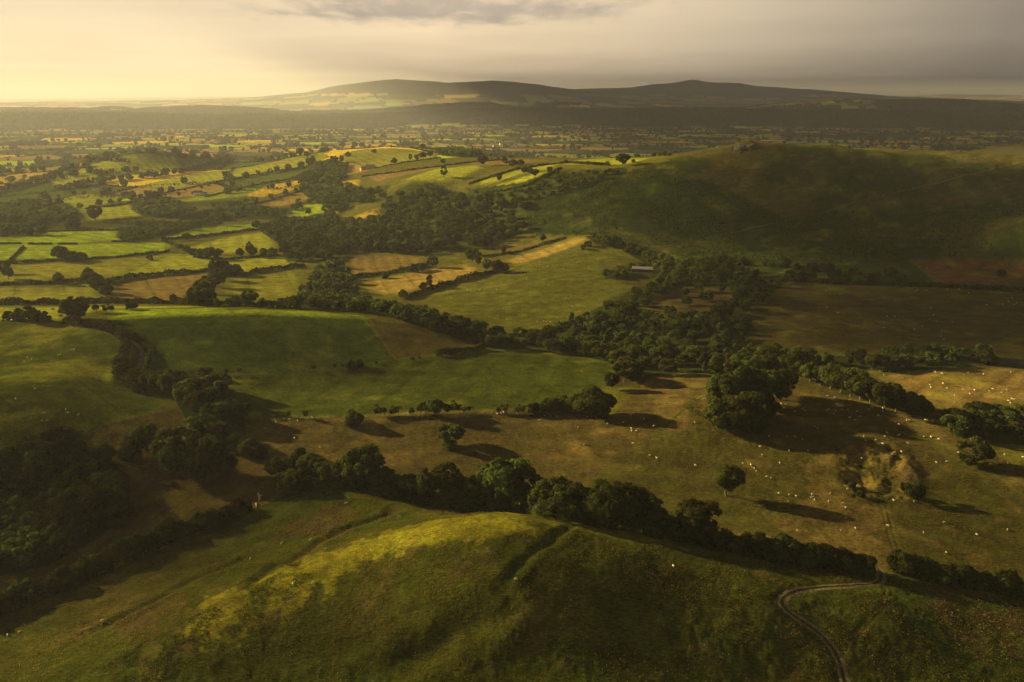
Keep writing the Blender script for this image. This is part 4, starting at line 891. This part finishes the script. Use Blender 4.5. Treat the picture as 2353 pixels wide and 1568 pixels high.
SHEEP = [
 ('near the lone tree in the pasture', 'sheep of the lone tree pasture', 1506, 800, .36, "255,753;8,706;557,741;609,750;616,766;630,773;644,789;712,825;737,833;785,931;852,940;896,949;848,983;905,1168;640,535;725,568;838,569;889,571;938,586;670,633;681,687;853,660;793,738;973,657;250,478;1015,505;1034,516"),
 ('on the grass around the old quarry', 'sheep around the old quarry', 1506, 800, .36, "999,938;997,959;1014,973;1104,984;1115,932;1196,994;1212,1022;1215,1090;1285,887;1228,903;1187,1170;1275,1154;1483,1138;1520,977;1650,982;1315,707;1340,595;1408,591;1449,614;1329,566;1465,568;1477,545;1549,562;1558,557;1612,612;1569,665"),
 ('on the dusky grass beyond the quarry', 'sheep beyond the quarry', 1506, 800, .36, "1714,568;1757,570;1766,571;1808,585;1791,733;1860,728;1933,670;1952,717;1998,720;2141,744;2180,744;2248,741;2343,700;2228,684;1843,1117;1711,1182;2049,1195;2246,1163;1855,1310"),
 ('along the lit ridge beside the tree strip', 'sheep on the ridge by the tree strip', 1506, 800, .36, "1011,322;1101,307;1143,319;1150,326;1240,335;1381,380;1450,388;1450,406;1602,465;1620,465;1552,491;1690,448;1721,463;1734,465;1770,467;1830,482"),
 ('in the shade below the sheep ridge', 'sheep in the shade of the mound clump', 1506, 800, .36, "801,358;831,363;823,384;906,366;937,391;952,402;893,407;800,398;1106,397;1148,402;1138,422;1192,398;1228,397;1093,402;1286,408;1305,440;1240,447;1275,464;1363,398;1422,435"),
 ('on the straw field behind the tree strip', 'sheep on the straw field', 1506, 800, .36, "1456,175;1434,152;1494,156;1578,193;1537,237;1569,243;1781,155;1788,158;1829,167;1834,229;1750,238;1757,254;1962,268;2035,272;2006,296;1908,305;2133,279;2153,265;2212,287;2243,270;2275,327;2290,331;2252,340;2265,355;2298,371;2093,170;1995,160;2267,155;1860,260"),
 ('on the wide brown pasture under the hill', 'sheep on the brown pasture under the hill', 1506, 320, .36, "1090,972;1175,996;1096,1076;1166,1109;1479,1133;1528,1134;1455,1206;1466,1206;1758,1080;1774,1126;1750,1152;1796,1167;1894,1171;1703,1198;1653,1217;1830,1228;1823,1262;1840,1279;2114,1060;2187,1057;2215,1057;2253,1039;2277,1015;2290,1058;2306,1048;2307,975;2000,985;1940,960;1865,960;1732,969;1672,966;1657,976"),
 ('on the rust-red field', 'sheep on the rust-red field', 1506, 320, .36, "1684,821;1732,824"),
 ('scattered on the long hill', 'sheep scattered on the long hill', 1506, 320, .36, "514,178;947,217;875,275;614,290;636,293;514,266;431,266;366,217;682,152;1054,95;1249,80;1254,150;1406,203;1730,335;1528,400;1790,122;1825,120;1947,125;2003,128;2040,125;1955,183;20,186;57,172;95,168"),
 ('on the olive slope left of the barn', 'sheep on the olive slope', 753, 320, .34, "988,992;1160,992;1060,1016;1024,1022;1033,1018;966,1028;944,1024;836,1078;832,1014;810,1046;1140,1020;1344,947;1594,879;1430,849;1487,862;1312,883;1321,880;1408,850;1651,1133;1150,1197;1210,1220;1416,1235;1460,1232;1475,1236;1505,1238;1574,1236;1680,765;1820,815;1830,818;1762,870"),
 ('on the smooth field beside the sunken lane', 'sheep on the field beside the lane', 0, 696, .34, "72,295;88,288;127,289;312,271;483,322;493,319;503,317;499,328;392,357;407,353;184,372;165,400;215,388;236,584;107,653;445,724;460,747;532,760;300,748;283,800;322,798"),
 ('below the wire fence on the brown slope', 'sheep below the wire fence', 0, 696, .34, "1866,810;1958,790;1921,789;2012,800;2110,779;1790,853;1990,919;2163,980"),
 ('near the field corner by the wire fence', 'sheep by the field corner', 753, 753, .34, "1145,588;1172,583;1187,577;1429,630;1464,600;1506,604;1550,606;1692,677;1755,608;1890,653;2049,597;2052,685;2053,700;2087,703;1995,645;2137,622;2204,669;2060,787;1733,793;2223,885;2177,867"),
 ('on the flank of the sunlit hill', 'sheep on the sunlit hill', 0, 1082, .36, "2208,212;1800,466;1983,446;1598,569;1870,729;2002,718;125,1034;50,1057;655,963"),
 ('on the dark top of the hill', 'sheep on the dark hill top', 753, 1082, .36, "1202,696;2205,614"),
]
def place(root, x, y, rz, s): root.location = (x, y, float(hgt(x, y))); root.rotation_euler = (0, 0, rz); root.scale = (s, s, s)
def build_animals():
    A = [animal('sheep', 'wool', 'sheep_face', True), animal('sheep', 'wool', 'sheep_face', False)]
    n = 0
    for where, group, ox, oy, k, s in SHEEP:
        P = []
        for t in s.split(';'):
            a, b = map(float, t.split(',')); p = hit(ox + a * k, oy + b * k, 1600); P.append(p)
        P.sort(key=lambda p: math.atan2(p[0], p[1]))
        for i, p in enumerate(P):
            g = rng.random() < .7; o = bpy.data.objects.new('sheep', A[0 if g else 1]); COL.objects.link(o); place(o, p[0], p[1], rng.uniform(0, 2 * PI), rng.uniform(.64, .80))
            tag(o, f'{ordinal(i)} white sheep from the left {where}', 'sheep', group); n += 1
    C = [animal('cow', 'cow_hide', 'cow_hide', True), animal('cow', 'cow_hide', 'cow_hide', False)]
    for i, (px, py) in enumerate([(8, 740), (18, 738), (29, 740), (60, 739), (122, 714), (136, 717), (141, 729)]):
        p = hit(px, py); o = link('cow', C[i % 2]); place(o, p[0], p[1], rng.uniform(0, 2 * PI), 1.75); tag(o, f'{ordinal(i)} dark cow from the left by the hazy field trees', 'cow', 'cattle by the field trees')
    for i, (zx, zy) in enumerate([(1600, 137), (1660, 134), (1690, 131), (1722, 128), (1745, 126), (2085, 116), (2112, 114), (2150, 118), (2172, 121), (2200, 118)]):
        p = hit(753 + .34 * zx, 320 + .34 * zy, 1500); o = link('cow', C[i % 2]); place(o, p[0], p[1], rng.uniform(0, 2 * PI), 1.75); tag(o, f'{ordinal(i)} tiny dark cow from the left on the bright saddle field', 'cow', 'cattle on the saddle field')

# ---------------------------------------------------------------- buildings and small things
def boxm(name, mat, parent, bl):
    bm = bmesh.new()
    for (x0, x1, y0, y1, z0, z1) in bl:
        v = [bm.verts.new(p) for p in ((x0, y0, z0), (x1, y0, z0), (x1, y1, z0), (x0, y1, z0), (x0, y0, z1), (x1, y0, z1), (x1, y1, z1), (x0, y1, z1))]
        for f in ((3, 2, 1, 0), (4, 5, 6, 7), (0, 1, 5, 4), (1, 2, 6, 5), (2, 3, 7, 6), (3, 0, 4, 7)): bm.faces.new([v[k] for k in f])
    me = bpy.data.meshes.new(name); bm.to_mesh(me); bm.free(); me.materials.append(MAT[mat]); return link(name, me, parent)
def gable(name, mat, parent, L, W, h, rise, over=.35, thick=.18):
    bm = bmesh.new()
    pr = [(-W / 2 - over, h - over * rise / (W / 2)), (0, h + rise), (W / 2 + over, h - over * rise / (W / 2)), (W / 2 + over, h - over * rise / (W / 2) + thick), (0, h + rise + thick), (-W / 2 - over, h - over * rise / (W / 2) + thick)]
    A = [bm.verts.new((-L / 2 - over, a, b)) for a, b in pr]; B = [bm.verts.new((L / 2 + over, a, b)) for a, b in pr]
    for k in range(6): bm.faces.new((A[k], A[(k + 1) % 6], B[(k + 1) % 6], B[k]))
    for Q in (A, B[::-1]): bm.faces.new((Q[0], Q[1], Q[4], Q[5])); bm.faces.new((Q[1], Q[2], Q[3], Q[4]))
    bmesh.ops.recalc_face_normals(bm, faces=bm.faces); me = bpy.data.meshes.new(name); bm.to_mesh(me); bm.free(); me.materials.append(MAT[mat]); return link(name, me, parent)
def walls(name, mat, parent, L, W, h, rise):
    bm = bmesh.new(); A = [bm.verts.new((-L / 2, a, b)) for a, b in ((-W / 2, -1.5), (W / 2, -1.5), (W / 2, h), (0, h + rise), (-W / 2, h))]; B = [bm.verts.new((L / 2, v.co.y, v.co.z)) for v in A]
    bm.faces.new(A); bm.faces.new(B[::-1])
    for k in range(5): bm.faces.new((A[k], B[k], B[(k + 1) % 5], A[(k + 1) % 5]))
    bmesh.ops.recalc_face_normals(bm, faces=bm.faces); me = bpy.data.meshes.new(name); bm.to_mesh(me); bm.free(); me.materials.append(MAT[mat]); return link(name, me, parent)
def house(name, label, cat, px, py, L, W, h, rise, wm, rm, rz, nwin=3, chim=1, door=True, group=None, rmax=6000):
    p = hit(px, py, rmax); o = bpy.data.objects.new(name, None); COL.objects.link(o); o.location = (p[0], p[1], float(hgt(*p))); o.rotation_euler = (0, 0, rz); tag(o, label, cat, group)
    walls('wall', wm, o, L, W, h, rise - .02); gable('roof', rm, o, L, W, h, rise)
    for k in range(chim): x = (L / 2 - .8) * (1 if k else -1); boxm('chimney', 'red_brick' if wm != 'dark_board' else wm, o, [(x - .4, x + .4, -.4, .4, h + rise - .3, h + rise + 1.3)])
    for k in range(nwin):
        x = -L / 2 + L * (k + .7) / (nwin + .4)
        for z in ((.9, 2.0), (3.1, 4.1))[:1 if h < 4 else 2]:
            w = boxm('window', 'white_render', o, [(x - .55, x + .55, -W / 2 - .05, -W / 2 + .03, z[0], z[1])]); boxm('pane', 'glass_dark', w, [(x - .45, x + .45, -W / 2 - .07, -W / 2 - .02, z[0] + .1, z[1] - .1)])
    if door: boxm('door', 'dark_board', o, [(L * .02 - .5, L * .02 + .5, -W / 2 - .06, -W / 2 + .03, 0, 2.05)])
    return o
def rock_mesh(name, r, n, seed, flat=.8):
    bm = bmesh.new(); rg = np.random.default_rng(seed)
    for k in range(n):
        c = Vector(rg.normal(size=3) * [r * .5, r * .35, r * .12]); b2 = bmesh.ops.create_icosphere(bm, subdivisions=3, radius=r * rg.uniform(.35, .7), matrix=Matrix.Translation(c) @ Matrix.Rotation(rg.uniform(0, 6), 4, 'Z'))
        for v in b2['verts']:
            d = v.co - c; q = (np.floor(d / (r * .16)) * (r * .16)); v.co = c + Vector((d.x * .7 + q[0] * .3, d.y * .7 + q[1] * .3, (d.z * .5 + q[2] * .5) * flat)) * (1 + .25 * float(fbm(np.array(d.x * 2 + k * 9 + d.z), np.array(d.y * 2 + d.z * 1.7), r, 3)))
    me = bpy.data.meshes.new(name); bm.to_mesh(me); bm.free(); me.materials.append(MAT['stone']); return me
def build_things():
    az = lambda px, py: -math.atan2(*hit(px, py))
    house('barn', 'long low barn with pale metal roof among trees under the hill', 'barn', 1476, 624, 17, 6.5, 2.6, 1.5, 'dark_board', 'pale_metal', az(1476, 624) - .08, 0, 0)
    house('farmhouse', 'white farmhouse with slate roof in the sunlit valley', 'house', 456, 449, 14, 7, 5, 3, 'white_render', 'slate', az(456, 449) - .2, 4, 2)
    house('barn', 'small white outbuilding beside the valley farmhouse', 'barn', 470, 447, 8, 5, 2.6, 1.6, 'white_render', 'pale_metal', az(470, 447) + .5, 0, 0)
    house('barn', 'long pale shed in the hazy hollow under the knoll', 'barn', 228, 436, 24, 8, 3, 1.6, 'white_render', 'pale_metal', az(228, 436), 0, 0)
    house('barn', 'small pale shed at the hazy hedge, apart from the long one', 'barn', 258, 437, 9, 6, 3, 1.5, 'white_render', 'pale_metal', az(258, 437) + .2, 0, 0)
    house('farmhouse', 'red brick ridge farmhouse with two chimneys', 'house', 851, 389, 16, 8, 5.2, 3.2, 'red_brick', 'slate', az(851, 389) - .3, 4, 2)
    house('barn', 'red brick barn beside the ridge farmhouse', 'barn', 836, 391, 13, 7, 3.8, 2.6, 'red_brick', 'slate', az(836, 391) + .4, 0, 0)
    for i, (px, py, L, lab) in enumerate([(1023, 335, 26, 'bright white house alone on the plain beyond the ridge'), (1134, 330, 16, 'pale village house beyond the ridge, highest of the first cluster'), (1138, 339, 18, 'pale village house beyond the ridge, lowest of the first cluster'), (1128, 335, 14, 'small pale village house beside the first cluster'), (1181, 338, 22, 'white village house standing apart at the far hedges'), (1186, 336, 14, 'small pale house next to the white village house'), (1201, 319, 18, 'tiny pale house farthest out on the plain'), (1110, 336, 16, 'grey village house behind the dark plantation'), (1152, 333, 14, 'pale house between the two village clusters'), (960, 318, 18, 'pale farmhouse on the tan fields beyond the round ridge'), (1320, 316, 20, 'pale farmhouse on the shaded plain left of the long hill'), (700, 318, 18, 'hazy pale farmhouse on the golden plain behind the saddle'), (420, 322, 18, 'hazy pale farmhouse among hedges beyond the knoll')]):
        house('cottage', lab, 'house', px, py, L, 9, 6, 3, 'white_render', 'slate', az(px, py) + .3 * (i % 3 - 1), 3, 1, True, 'houses on the plain', 6500)
    # wire fence
    P = chaikin(line("622 968;700 962;800 959;900 957;980 955;1060 950;1150 951;1230 952;1325 947"), 1); seg = np.hypot(*np.diff(P, axis=0).T); cum = np.r_[0, seg.cumsum()]; q = np.linspace(0, cum[-1], 72)
    x = np.interp(q, cum, P[:, 0]); y = np.interp(q, cum, P[:, 1]); z = hgt(x, y)
    f = bpy.data.objects.new('wire_fence', None); COL.objects.link(f); f.location = (x[0], y[0], z[0]); tag(f, 'post and wire fence between the green field and brown slope', 'fence')
    pm = None
    for k in range(72):
        if pm is None: po = boxm('post', 'wood_post', f, [(-.07, .07, -.07, .07, -.4, 1.25)]); pm = po.data
        else: po = bpy.data.objects.new('post', pm); COL.objects.link(po); po.parent = f
        po.location = (x[k] - x[0], y[k] - y[0], z[k] - z[0]); po.rotation_euler = (rng.normal() * .04, rng.normal() * .04, rng.uniform(0, 1))
    for hh in (.45, .8, 1.12):
        V = []
        for k in range(72):
            for dx, dz in ((0, .012), (.012, -.012), (-.012, -.012)): V.append((x[k] - x[0], y[k] - y[0] + dx, z[k] - z[0] + hh + dz))
        i, j = np.meshgrid(np.arange(71), np.arange(3), indexing='ij'); Fq = np.stack([i * 3 + j, i * 3 + (j + 1) % 3, (i + 1) * 3 + (j + 1) % 3, (i + 1) * 3 + j], -1).reshape(-1, 4)
        w = link('wire', mesh_from('wire', np.array(V), Fq, 'pale_metal'), f)
    # tor
    p = hit(1716, 338); o = link('rock_outcrop', rock_mesh('rock_outcrop', 11, 16, 5, .62), None, (p[0], p[1], float(hgt(*p)) - .6)); tag(o, 'dark craggy rock outcrop on the crest of the long hill', 'rock')
    for i, (px, py, r, lab) in enumerate([(1702, 352, 3.5, 'dark boulder just below the craggy outcrop'), (1728, 346, 3.0, 'small boulder beside the craggy outcrop'), (1690, 362, 2.2, 'lowest boulder under the craggy outcrop')]):
        p = hit(px, py); o = link('boulder', rock_mesh('boulder', r, 3, 20 + i), None, (p[0], p[1], float(hgt(*p)) + .2)); tag(o, lab, 'rock', 'boulders below the outcrop')
    # dead pale stump with a fallen limb, at the hedge end by the gully
    p = hit(596, 1150); o = bpy.data.objects.new('dead_tree', None); COL.objects.link(o); o.location = (p[0], p[1], float(hgt(*p))); tag(o, 'pale broken dead tree catching light at the hedge end', 'tree')
    def limbs(name, mat, ls):
        bm = bmesh.new()
        for a, b, r0, r1 in ls:
            a, b = Vector(a), Vector(b); qq = (b - a).to_track_quat('Z', 'Y'); ra = [bm.verts.new(a + qq @ Vector((math.cos(t) * r0, math.sin(t) * r0, 0))) for t in np.arange(0, 2 * PI, PI / 3.5)]; rb = [bm.verts.new(b + qq @ Vector((math.cos(t) * r1, math.sin(t) * r1, 0))) for t in np.arange(0, 2 * PI, PI / 3.5)]
            for k in range(len(ra)): bm.faces.new((ra[k], ra[(k + 1) % len(ra)], rb[(k + 1) % len(ra)], rb[k]))
            bm.faces.new(rb)
        me = bpy.data.meshes.new(name); bm.to_mesh(me); bm.free(); me.materials.append(MAT[mat]); return link(name, me, o)
    limbs('trunk', 'pale_wood', [((0, 0, -.3), (.2, 0, 1.6), .42, .34), ((.2, 0, 1.6), (-.1, .2, 2.7), .34, .2), ((.15, 0, 1.5), (1.1, .3, 2.3), .24, .1), ((-.1, .2, 2.7), (-.5, .3, 3.3), .18, .05), ((.1, 0, 1.9), (-.7, -.3, 2.5), .16, .06)])
    limbs('fallen_limb', 'pale_wood', [((-.4, -2.6, .25), (.25, -4.6, .3), .22, .16), ((.25, -4.6, .3), (.6, -5.6, .2), .16, .06)])
    p = hit(437, 971); o = bpy.data.objects.new('water_trough', None); COL.objects.link(o); o.location = (p[0], p[1], float(hgt(*p))); o.rotation_euler = (0, 0, .1); tag(o, 'grey metal water trough under the grove at the lane end', 'trough')
    boxm('basin', 'pale_metal', o, [(-1.5, 1.5, -.4, -.34, 0, .6), (-1.5, 1.5, .34, .4, 0, .6), (-1.5, -1.44, -.34, .34, 0, .6), (1.44, 1.5, -.34, .34, 0, .6), (-1.44, 1.44, -.34, .34, 0, .1)]); boxm('water', 'pond_water', o, [(-1.44, 1.44, -.34, .34, .45, .5)])

# ---------------------------------------------------------------- the far plain: hedges, hedge trees, wooded scarps
def build_far():
    n = 1500000; a = rng.uniform(R(-37), R(37), n); r = np.sqrt(rng.uniform(1500 ** 2, 5900 ** 2, n)); x, y = r * np.sin(a), r * np.cos(a)
    _, gap = cells(x, y, 250, 190, .35, 3); k = gap < 2.4; x, y = x[k], y[k]
    m = (hgt(x, y) < ZC - 128) | (np.hypot(x, y) > 2600); x, y = x[m], y[m]
    print('far hedge pieces', len(x)); q = min(len(x), 42000); x, y = x[:q], y[:q]; r = np.hypot(x, y)
    V, T = [], []
    rep = 5; X5 = np.repeat(x, rep) + rng.normal(size=q * rep) * 2.6; Y5 = np.repeat(y, rep) + rng.normal(size=q * rep) * 2.6; big = np.repeat(fbm(x, y, 140, 2) > .05, rep)
    P = np.stack([X5, Y5, hgt(X5, Y5) + rng.uniform(.4, 2.6, q * rep) * np.where(big, 1.8, 1)], 1)
    V.append(quads(P, rng.normal(size=(q * rep, 3)) + [0, 0, .6], rng.uniform(.9, 2.0, q * rep), rng)); T.append(np.repeat(rng.uniform(.6, 1.3, q * rep), 4))
    tag(link('far_hedges', mesh_from('far_hedges', V[0], qfaces(q * rep), 'hedge_leaves', {'tint': ('FLOAT', T[0])})), 'net of dark hedges dividing the hazy plain', None, None, 'stuff')
    V, T = [], []
    sel = rng.random(q) < np.where(fbm(x, y, 300, 2) > 0, .13, .05)
    tx, ty = x[sel], y[sel]
    # small woods of the plain
    a = rng.uniform(R(-37), R(37), 60000); r = np.sqrt(rng.uniform(1900 ** 2, 5800 ** 2, 60000)); wx, wy = r * np.sin(a), r * np.cos(a); k = (fbm(wx + 4000, wy, 330, 3) > .44) & (r > 2300); tx = np.r_[tx, wx[k]]; ty = np.r_[ty, wy[k]]
    tz = hgt(tx, ty); st = 'ootod'; print('far trees', len(tx))
    for i in range(len(tx)):
        Vc, t = FARP[st[i % 5], 2][i % 3]; s = rng.uniform(8, 17) / STY[st[i % 5]][0]; W = Vc * s; W = W + [tx[i], ty[i], tz[i]]; V.append(W); T.append(t * rng.uniform(.75, 1.25))
    n = 160000; a = rng.uniform(R(-36), R(36), n); r = np.sqrt(rng.uniform(5900 ** 2, 9700 ** 2, n)); x, y = r * np.sin(a), r * np.cos(a)
    i = np.clip(np.searchsorted(RR, r) - 1, 0, NR - 2); j = np.clip(np.searchsorted(AA, a) - 1, 0, NA - 2); k = woodm[i, j]; x, y = x[k], y[k]; m = len(x); print('scarp trees', m)
    rep = 4; X5 = np.repeat(x, rep) + rng.normal(size=m * rep) * 4; Y5 = np.repeat(y, rep) + rng.normal(size=m * rep) * 4; hh = np.repeat(rng.uniform(7, 17, m) * (1 + .9 * fbm(x, y, 120, 2)), rep)
    P = np.stack([X5, Y5, hgt(X5, Y5) + hh * rng.uniform(.5, 1, m * rep)], 1)
    V.append(quads(P, rng.normal(size=(m * rep, 3)) + [0, 0, .8], rng.uniform(3, 6, m * rep), rng)); T.append(np.repeat(rng.uniform(.6, 1.2, m * rep), 4))
    V = np.vstack(V); T = np.concatenate(T)
    tag(link('far_woods', mesh_from('far_woods', V, qfaces(len(V) // 4), 'leaves', {'tint': ('FLOAT', T)})), 'dotted trees and dark wooded scarps of the far plain', None, None, 'stuff')

# ---------------------------------------------------------------- cloud banks added out of view, outlined to shade the right and near ground
def shade_cloud_mat():
    m, nt, N = new_mat('cloud'); L = nt.links.new; out = N('ShaderNodeOutputMaterial'); d = N('ShaderNodeBsdfDiffuse'); d.inputs[0].default_value = (.8, .8, .8, 1); t = N('ShaderNodeBsdfTransparent'); mx = N('ShaderNodeMixShader'); mx.inputs[0].default_value = CLOUD_OP
    L(t.outputs[0], mx.inputs[1]); L(d.outputs[0], mx.inputs[2]); L(mx.outputs[0], out.inputs['Surface'])
CLOUD_OP = .86  # opacity of the added shade banks
def bank(P, alt, cell, edge, seed):
    """an added cloud bank at altitude ALT, shaped so its shade falls on ground outline P: flat base, heaped top, ragged rim"""
    off = (alt) / math.tan(SUN_EL); P = np.asarray(P, float)
    zg = float(np.mean(hgt(P[:, 0], P[:, 1]))); off = (alt - zg) / math.tan(SUN_EL); C = P + off * np.array([math.sin(SUN_AZ), math.cos(SUN_AZ)])
    x0, y0 = C.min(0) - edge * 2; x1, y1 = C.max(0) + edge * 2; nx = int((x1 - x0) / cell) + 2; ny = int((y1 - y0) / cell) + 2
    gx, gy = np.meshgrid(x0 + np.arange(nx) * cell, y0 + np.arange(ny) * cell, indexing='ij')
    d = dist_poly(gx, gy, np.vstack([C, C[:1]])); sd = np.where(inside(gx, gy, C), d, -d) + fbm(gx + seed * 1000, gy, edge * 3, 4) * edge * 1.3
    on = sd > 0; th = np.clip(sd, 0, edge * 2) * .5 * (1 + .8 * fbm(gx, gy + seed * 500, edge * 1.5, 3))
    idx = -np.ones(on.shape, int); k = on; idx[k] = np.arange(k.sum()); V0 = np.c_[gx[k], gy[k], alt + 6 * fbm(gx[k], gy[k], edge, 2)]; V1 = np.c_[gx[k], gy[k], alt + 2 + th[k]]
    a, b, c, e = idx[:-1, :-1], idx[1:, :-1], idx[1:, 1:], idx[:-1, 1:]; ok = (a >= 0) & (b >= 0) & (c >= 0) & (e >= 0); Fq = np.stack([a[ok], b[ok], c[ok], e[ok]], 1); n = len(V0)
    return np.vstack([V0, V1]), np.vstack([Fq[:, ::-1], Fq + n])
SHADE_CLOUDS = [
 (900, 14, 25, "560 1640;660 1510;790 1410;920 1335;1060 1275;1180 1240;1300 1222;1420 1256;1620 1268;1800 1305;2000 1330;3000 1400;3000 1640"),
 (900, 16, 28, "-80 1090;60 1050;240 1010;420 960;560 1010;680 1070;760 1110;780 1190;640 1270;400 1350;150 1450;-80 1530"),
 (900, 16, 26, "300 752;600 738;860 745;980 758;1090 790;1000 815;905 822;560 850;335 846"),
 (900, 18, 30, "-60 830;80 800;270 800;280 860;120 905;-60 950"),
 (1000, 24, 40, "1720 640;1500 660;1480 760;1560 830;1720 850;2000 840;2200 850;3000 845;3000 600;2100 596;1850 625"),
 (1000, 24, 35, "2090 1000;2250 1080;3000 1180;3000 1380;2200 1330;2090 1260;2060 1180;2110 1090"),
 (1100, 30, 50, "1480 590;1340 548;1225 535;1215 500;1330 445;1440 398;1560 368;1680 350;1800 340;1950 341;2100 352;2353 374;3000 384;3000 600;2100 588;1850 605;1650 600"),
]
FAR_SHADE_CLOUD = [(4200, 260, 500, "1250 350;1100 335;1000 305;900 285;850 262;1200 262;1440 262;2600 272;2600 345;2000 345;1700 325;1400 352")]
def build_shade_clouds():
    shade_cloud_mat(); VV, FF, n = [], [], 0
    for k, (alt, cell, edge, s) in enumerate(SHADE_CLOUDS):
        V, Fq = bank(line(s + ';' + s.split(';')[0], 2500, 40)[:-1], alt, cell, edge, k); VV.append(V); FF.append(Fq + n); n += len(V)
    far = np.array([(450, 1350), (-250, 4200), (-900, 6500), (-1500, 9500), (200, 17000), (1500, 23500), (9000, 24000), (22000, 17000), (16000, 6000), (6000, 1200), (1500, 800)], float)
    V, Fq = bank(far, 4300, 240, 420, 9); VV.append(V); FF.append(Fq + n)  # added high bank that shades the far plain and its haze
    for alt, cell, edge, W in ((1000, 30, 50, [(240, 900), (420, 740), (700, 600), (1100, 500), (1700, 900), (1700, 1800), (700, 1800), (330, 1250)]),):
        V, Fq = bank(np.array(W, float), alt, cell, edge, 21); VV.append(V); FF.append(Fq + n); n += len(V)
    V = np.vstack(VV); Fq = np.vstack(FF); print('shade_clouds', len(V), V[:, 2].min())
    el = np.degrees(np.arctan2(V[:, 2] - ZC, np.hypot(V[:, 0], V[:, 1]))); az = np.degrees(np.arctan2(V[:, 0], V[:, 1])); f = (np.abs(az) < 34); print('cloud min elevation inside view', el[f].min() if f.any() else None)
    tag(link('shade_clouds', mesh_from('shade_clouds', V, Fq, 'cloud', None, True)), 'unseen cloud banks added between sun and valley to cast shade', None, None, 'stuff')
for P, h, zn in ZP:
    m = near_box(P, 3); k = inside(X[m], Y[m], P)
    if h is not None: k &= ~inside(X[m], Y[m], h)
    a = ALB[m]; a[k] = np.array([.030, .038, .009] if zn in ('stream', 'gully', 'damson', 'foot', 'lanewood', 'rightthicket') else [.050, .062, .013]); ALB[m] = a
build_ground(); build_light(); build_haze(); build_veg(); build_hedges(); build_tracks(); build_low(); build_animals(); build_things(); build_far(); build_shade_clouds()
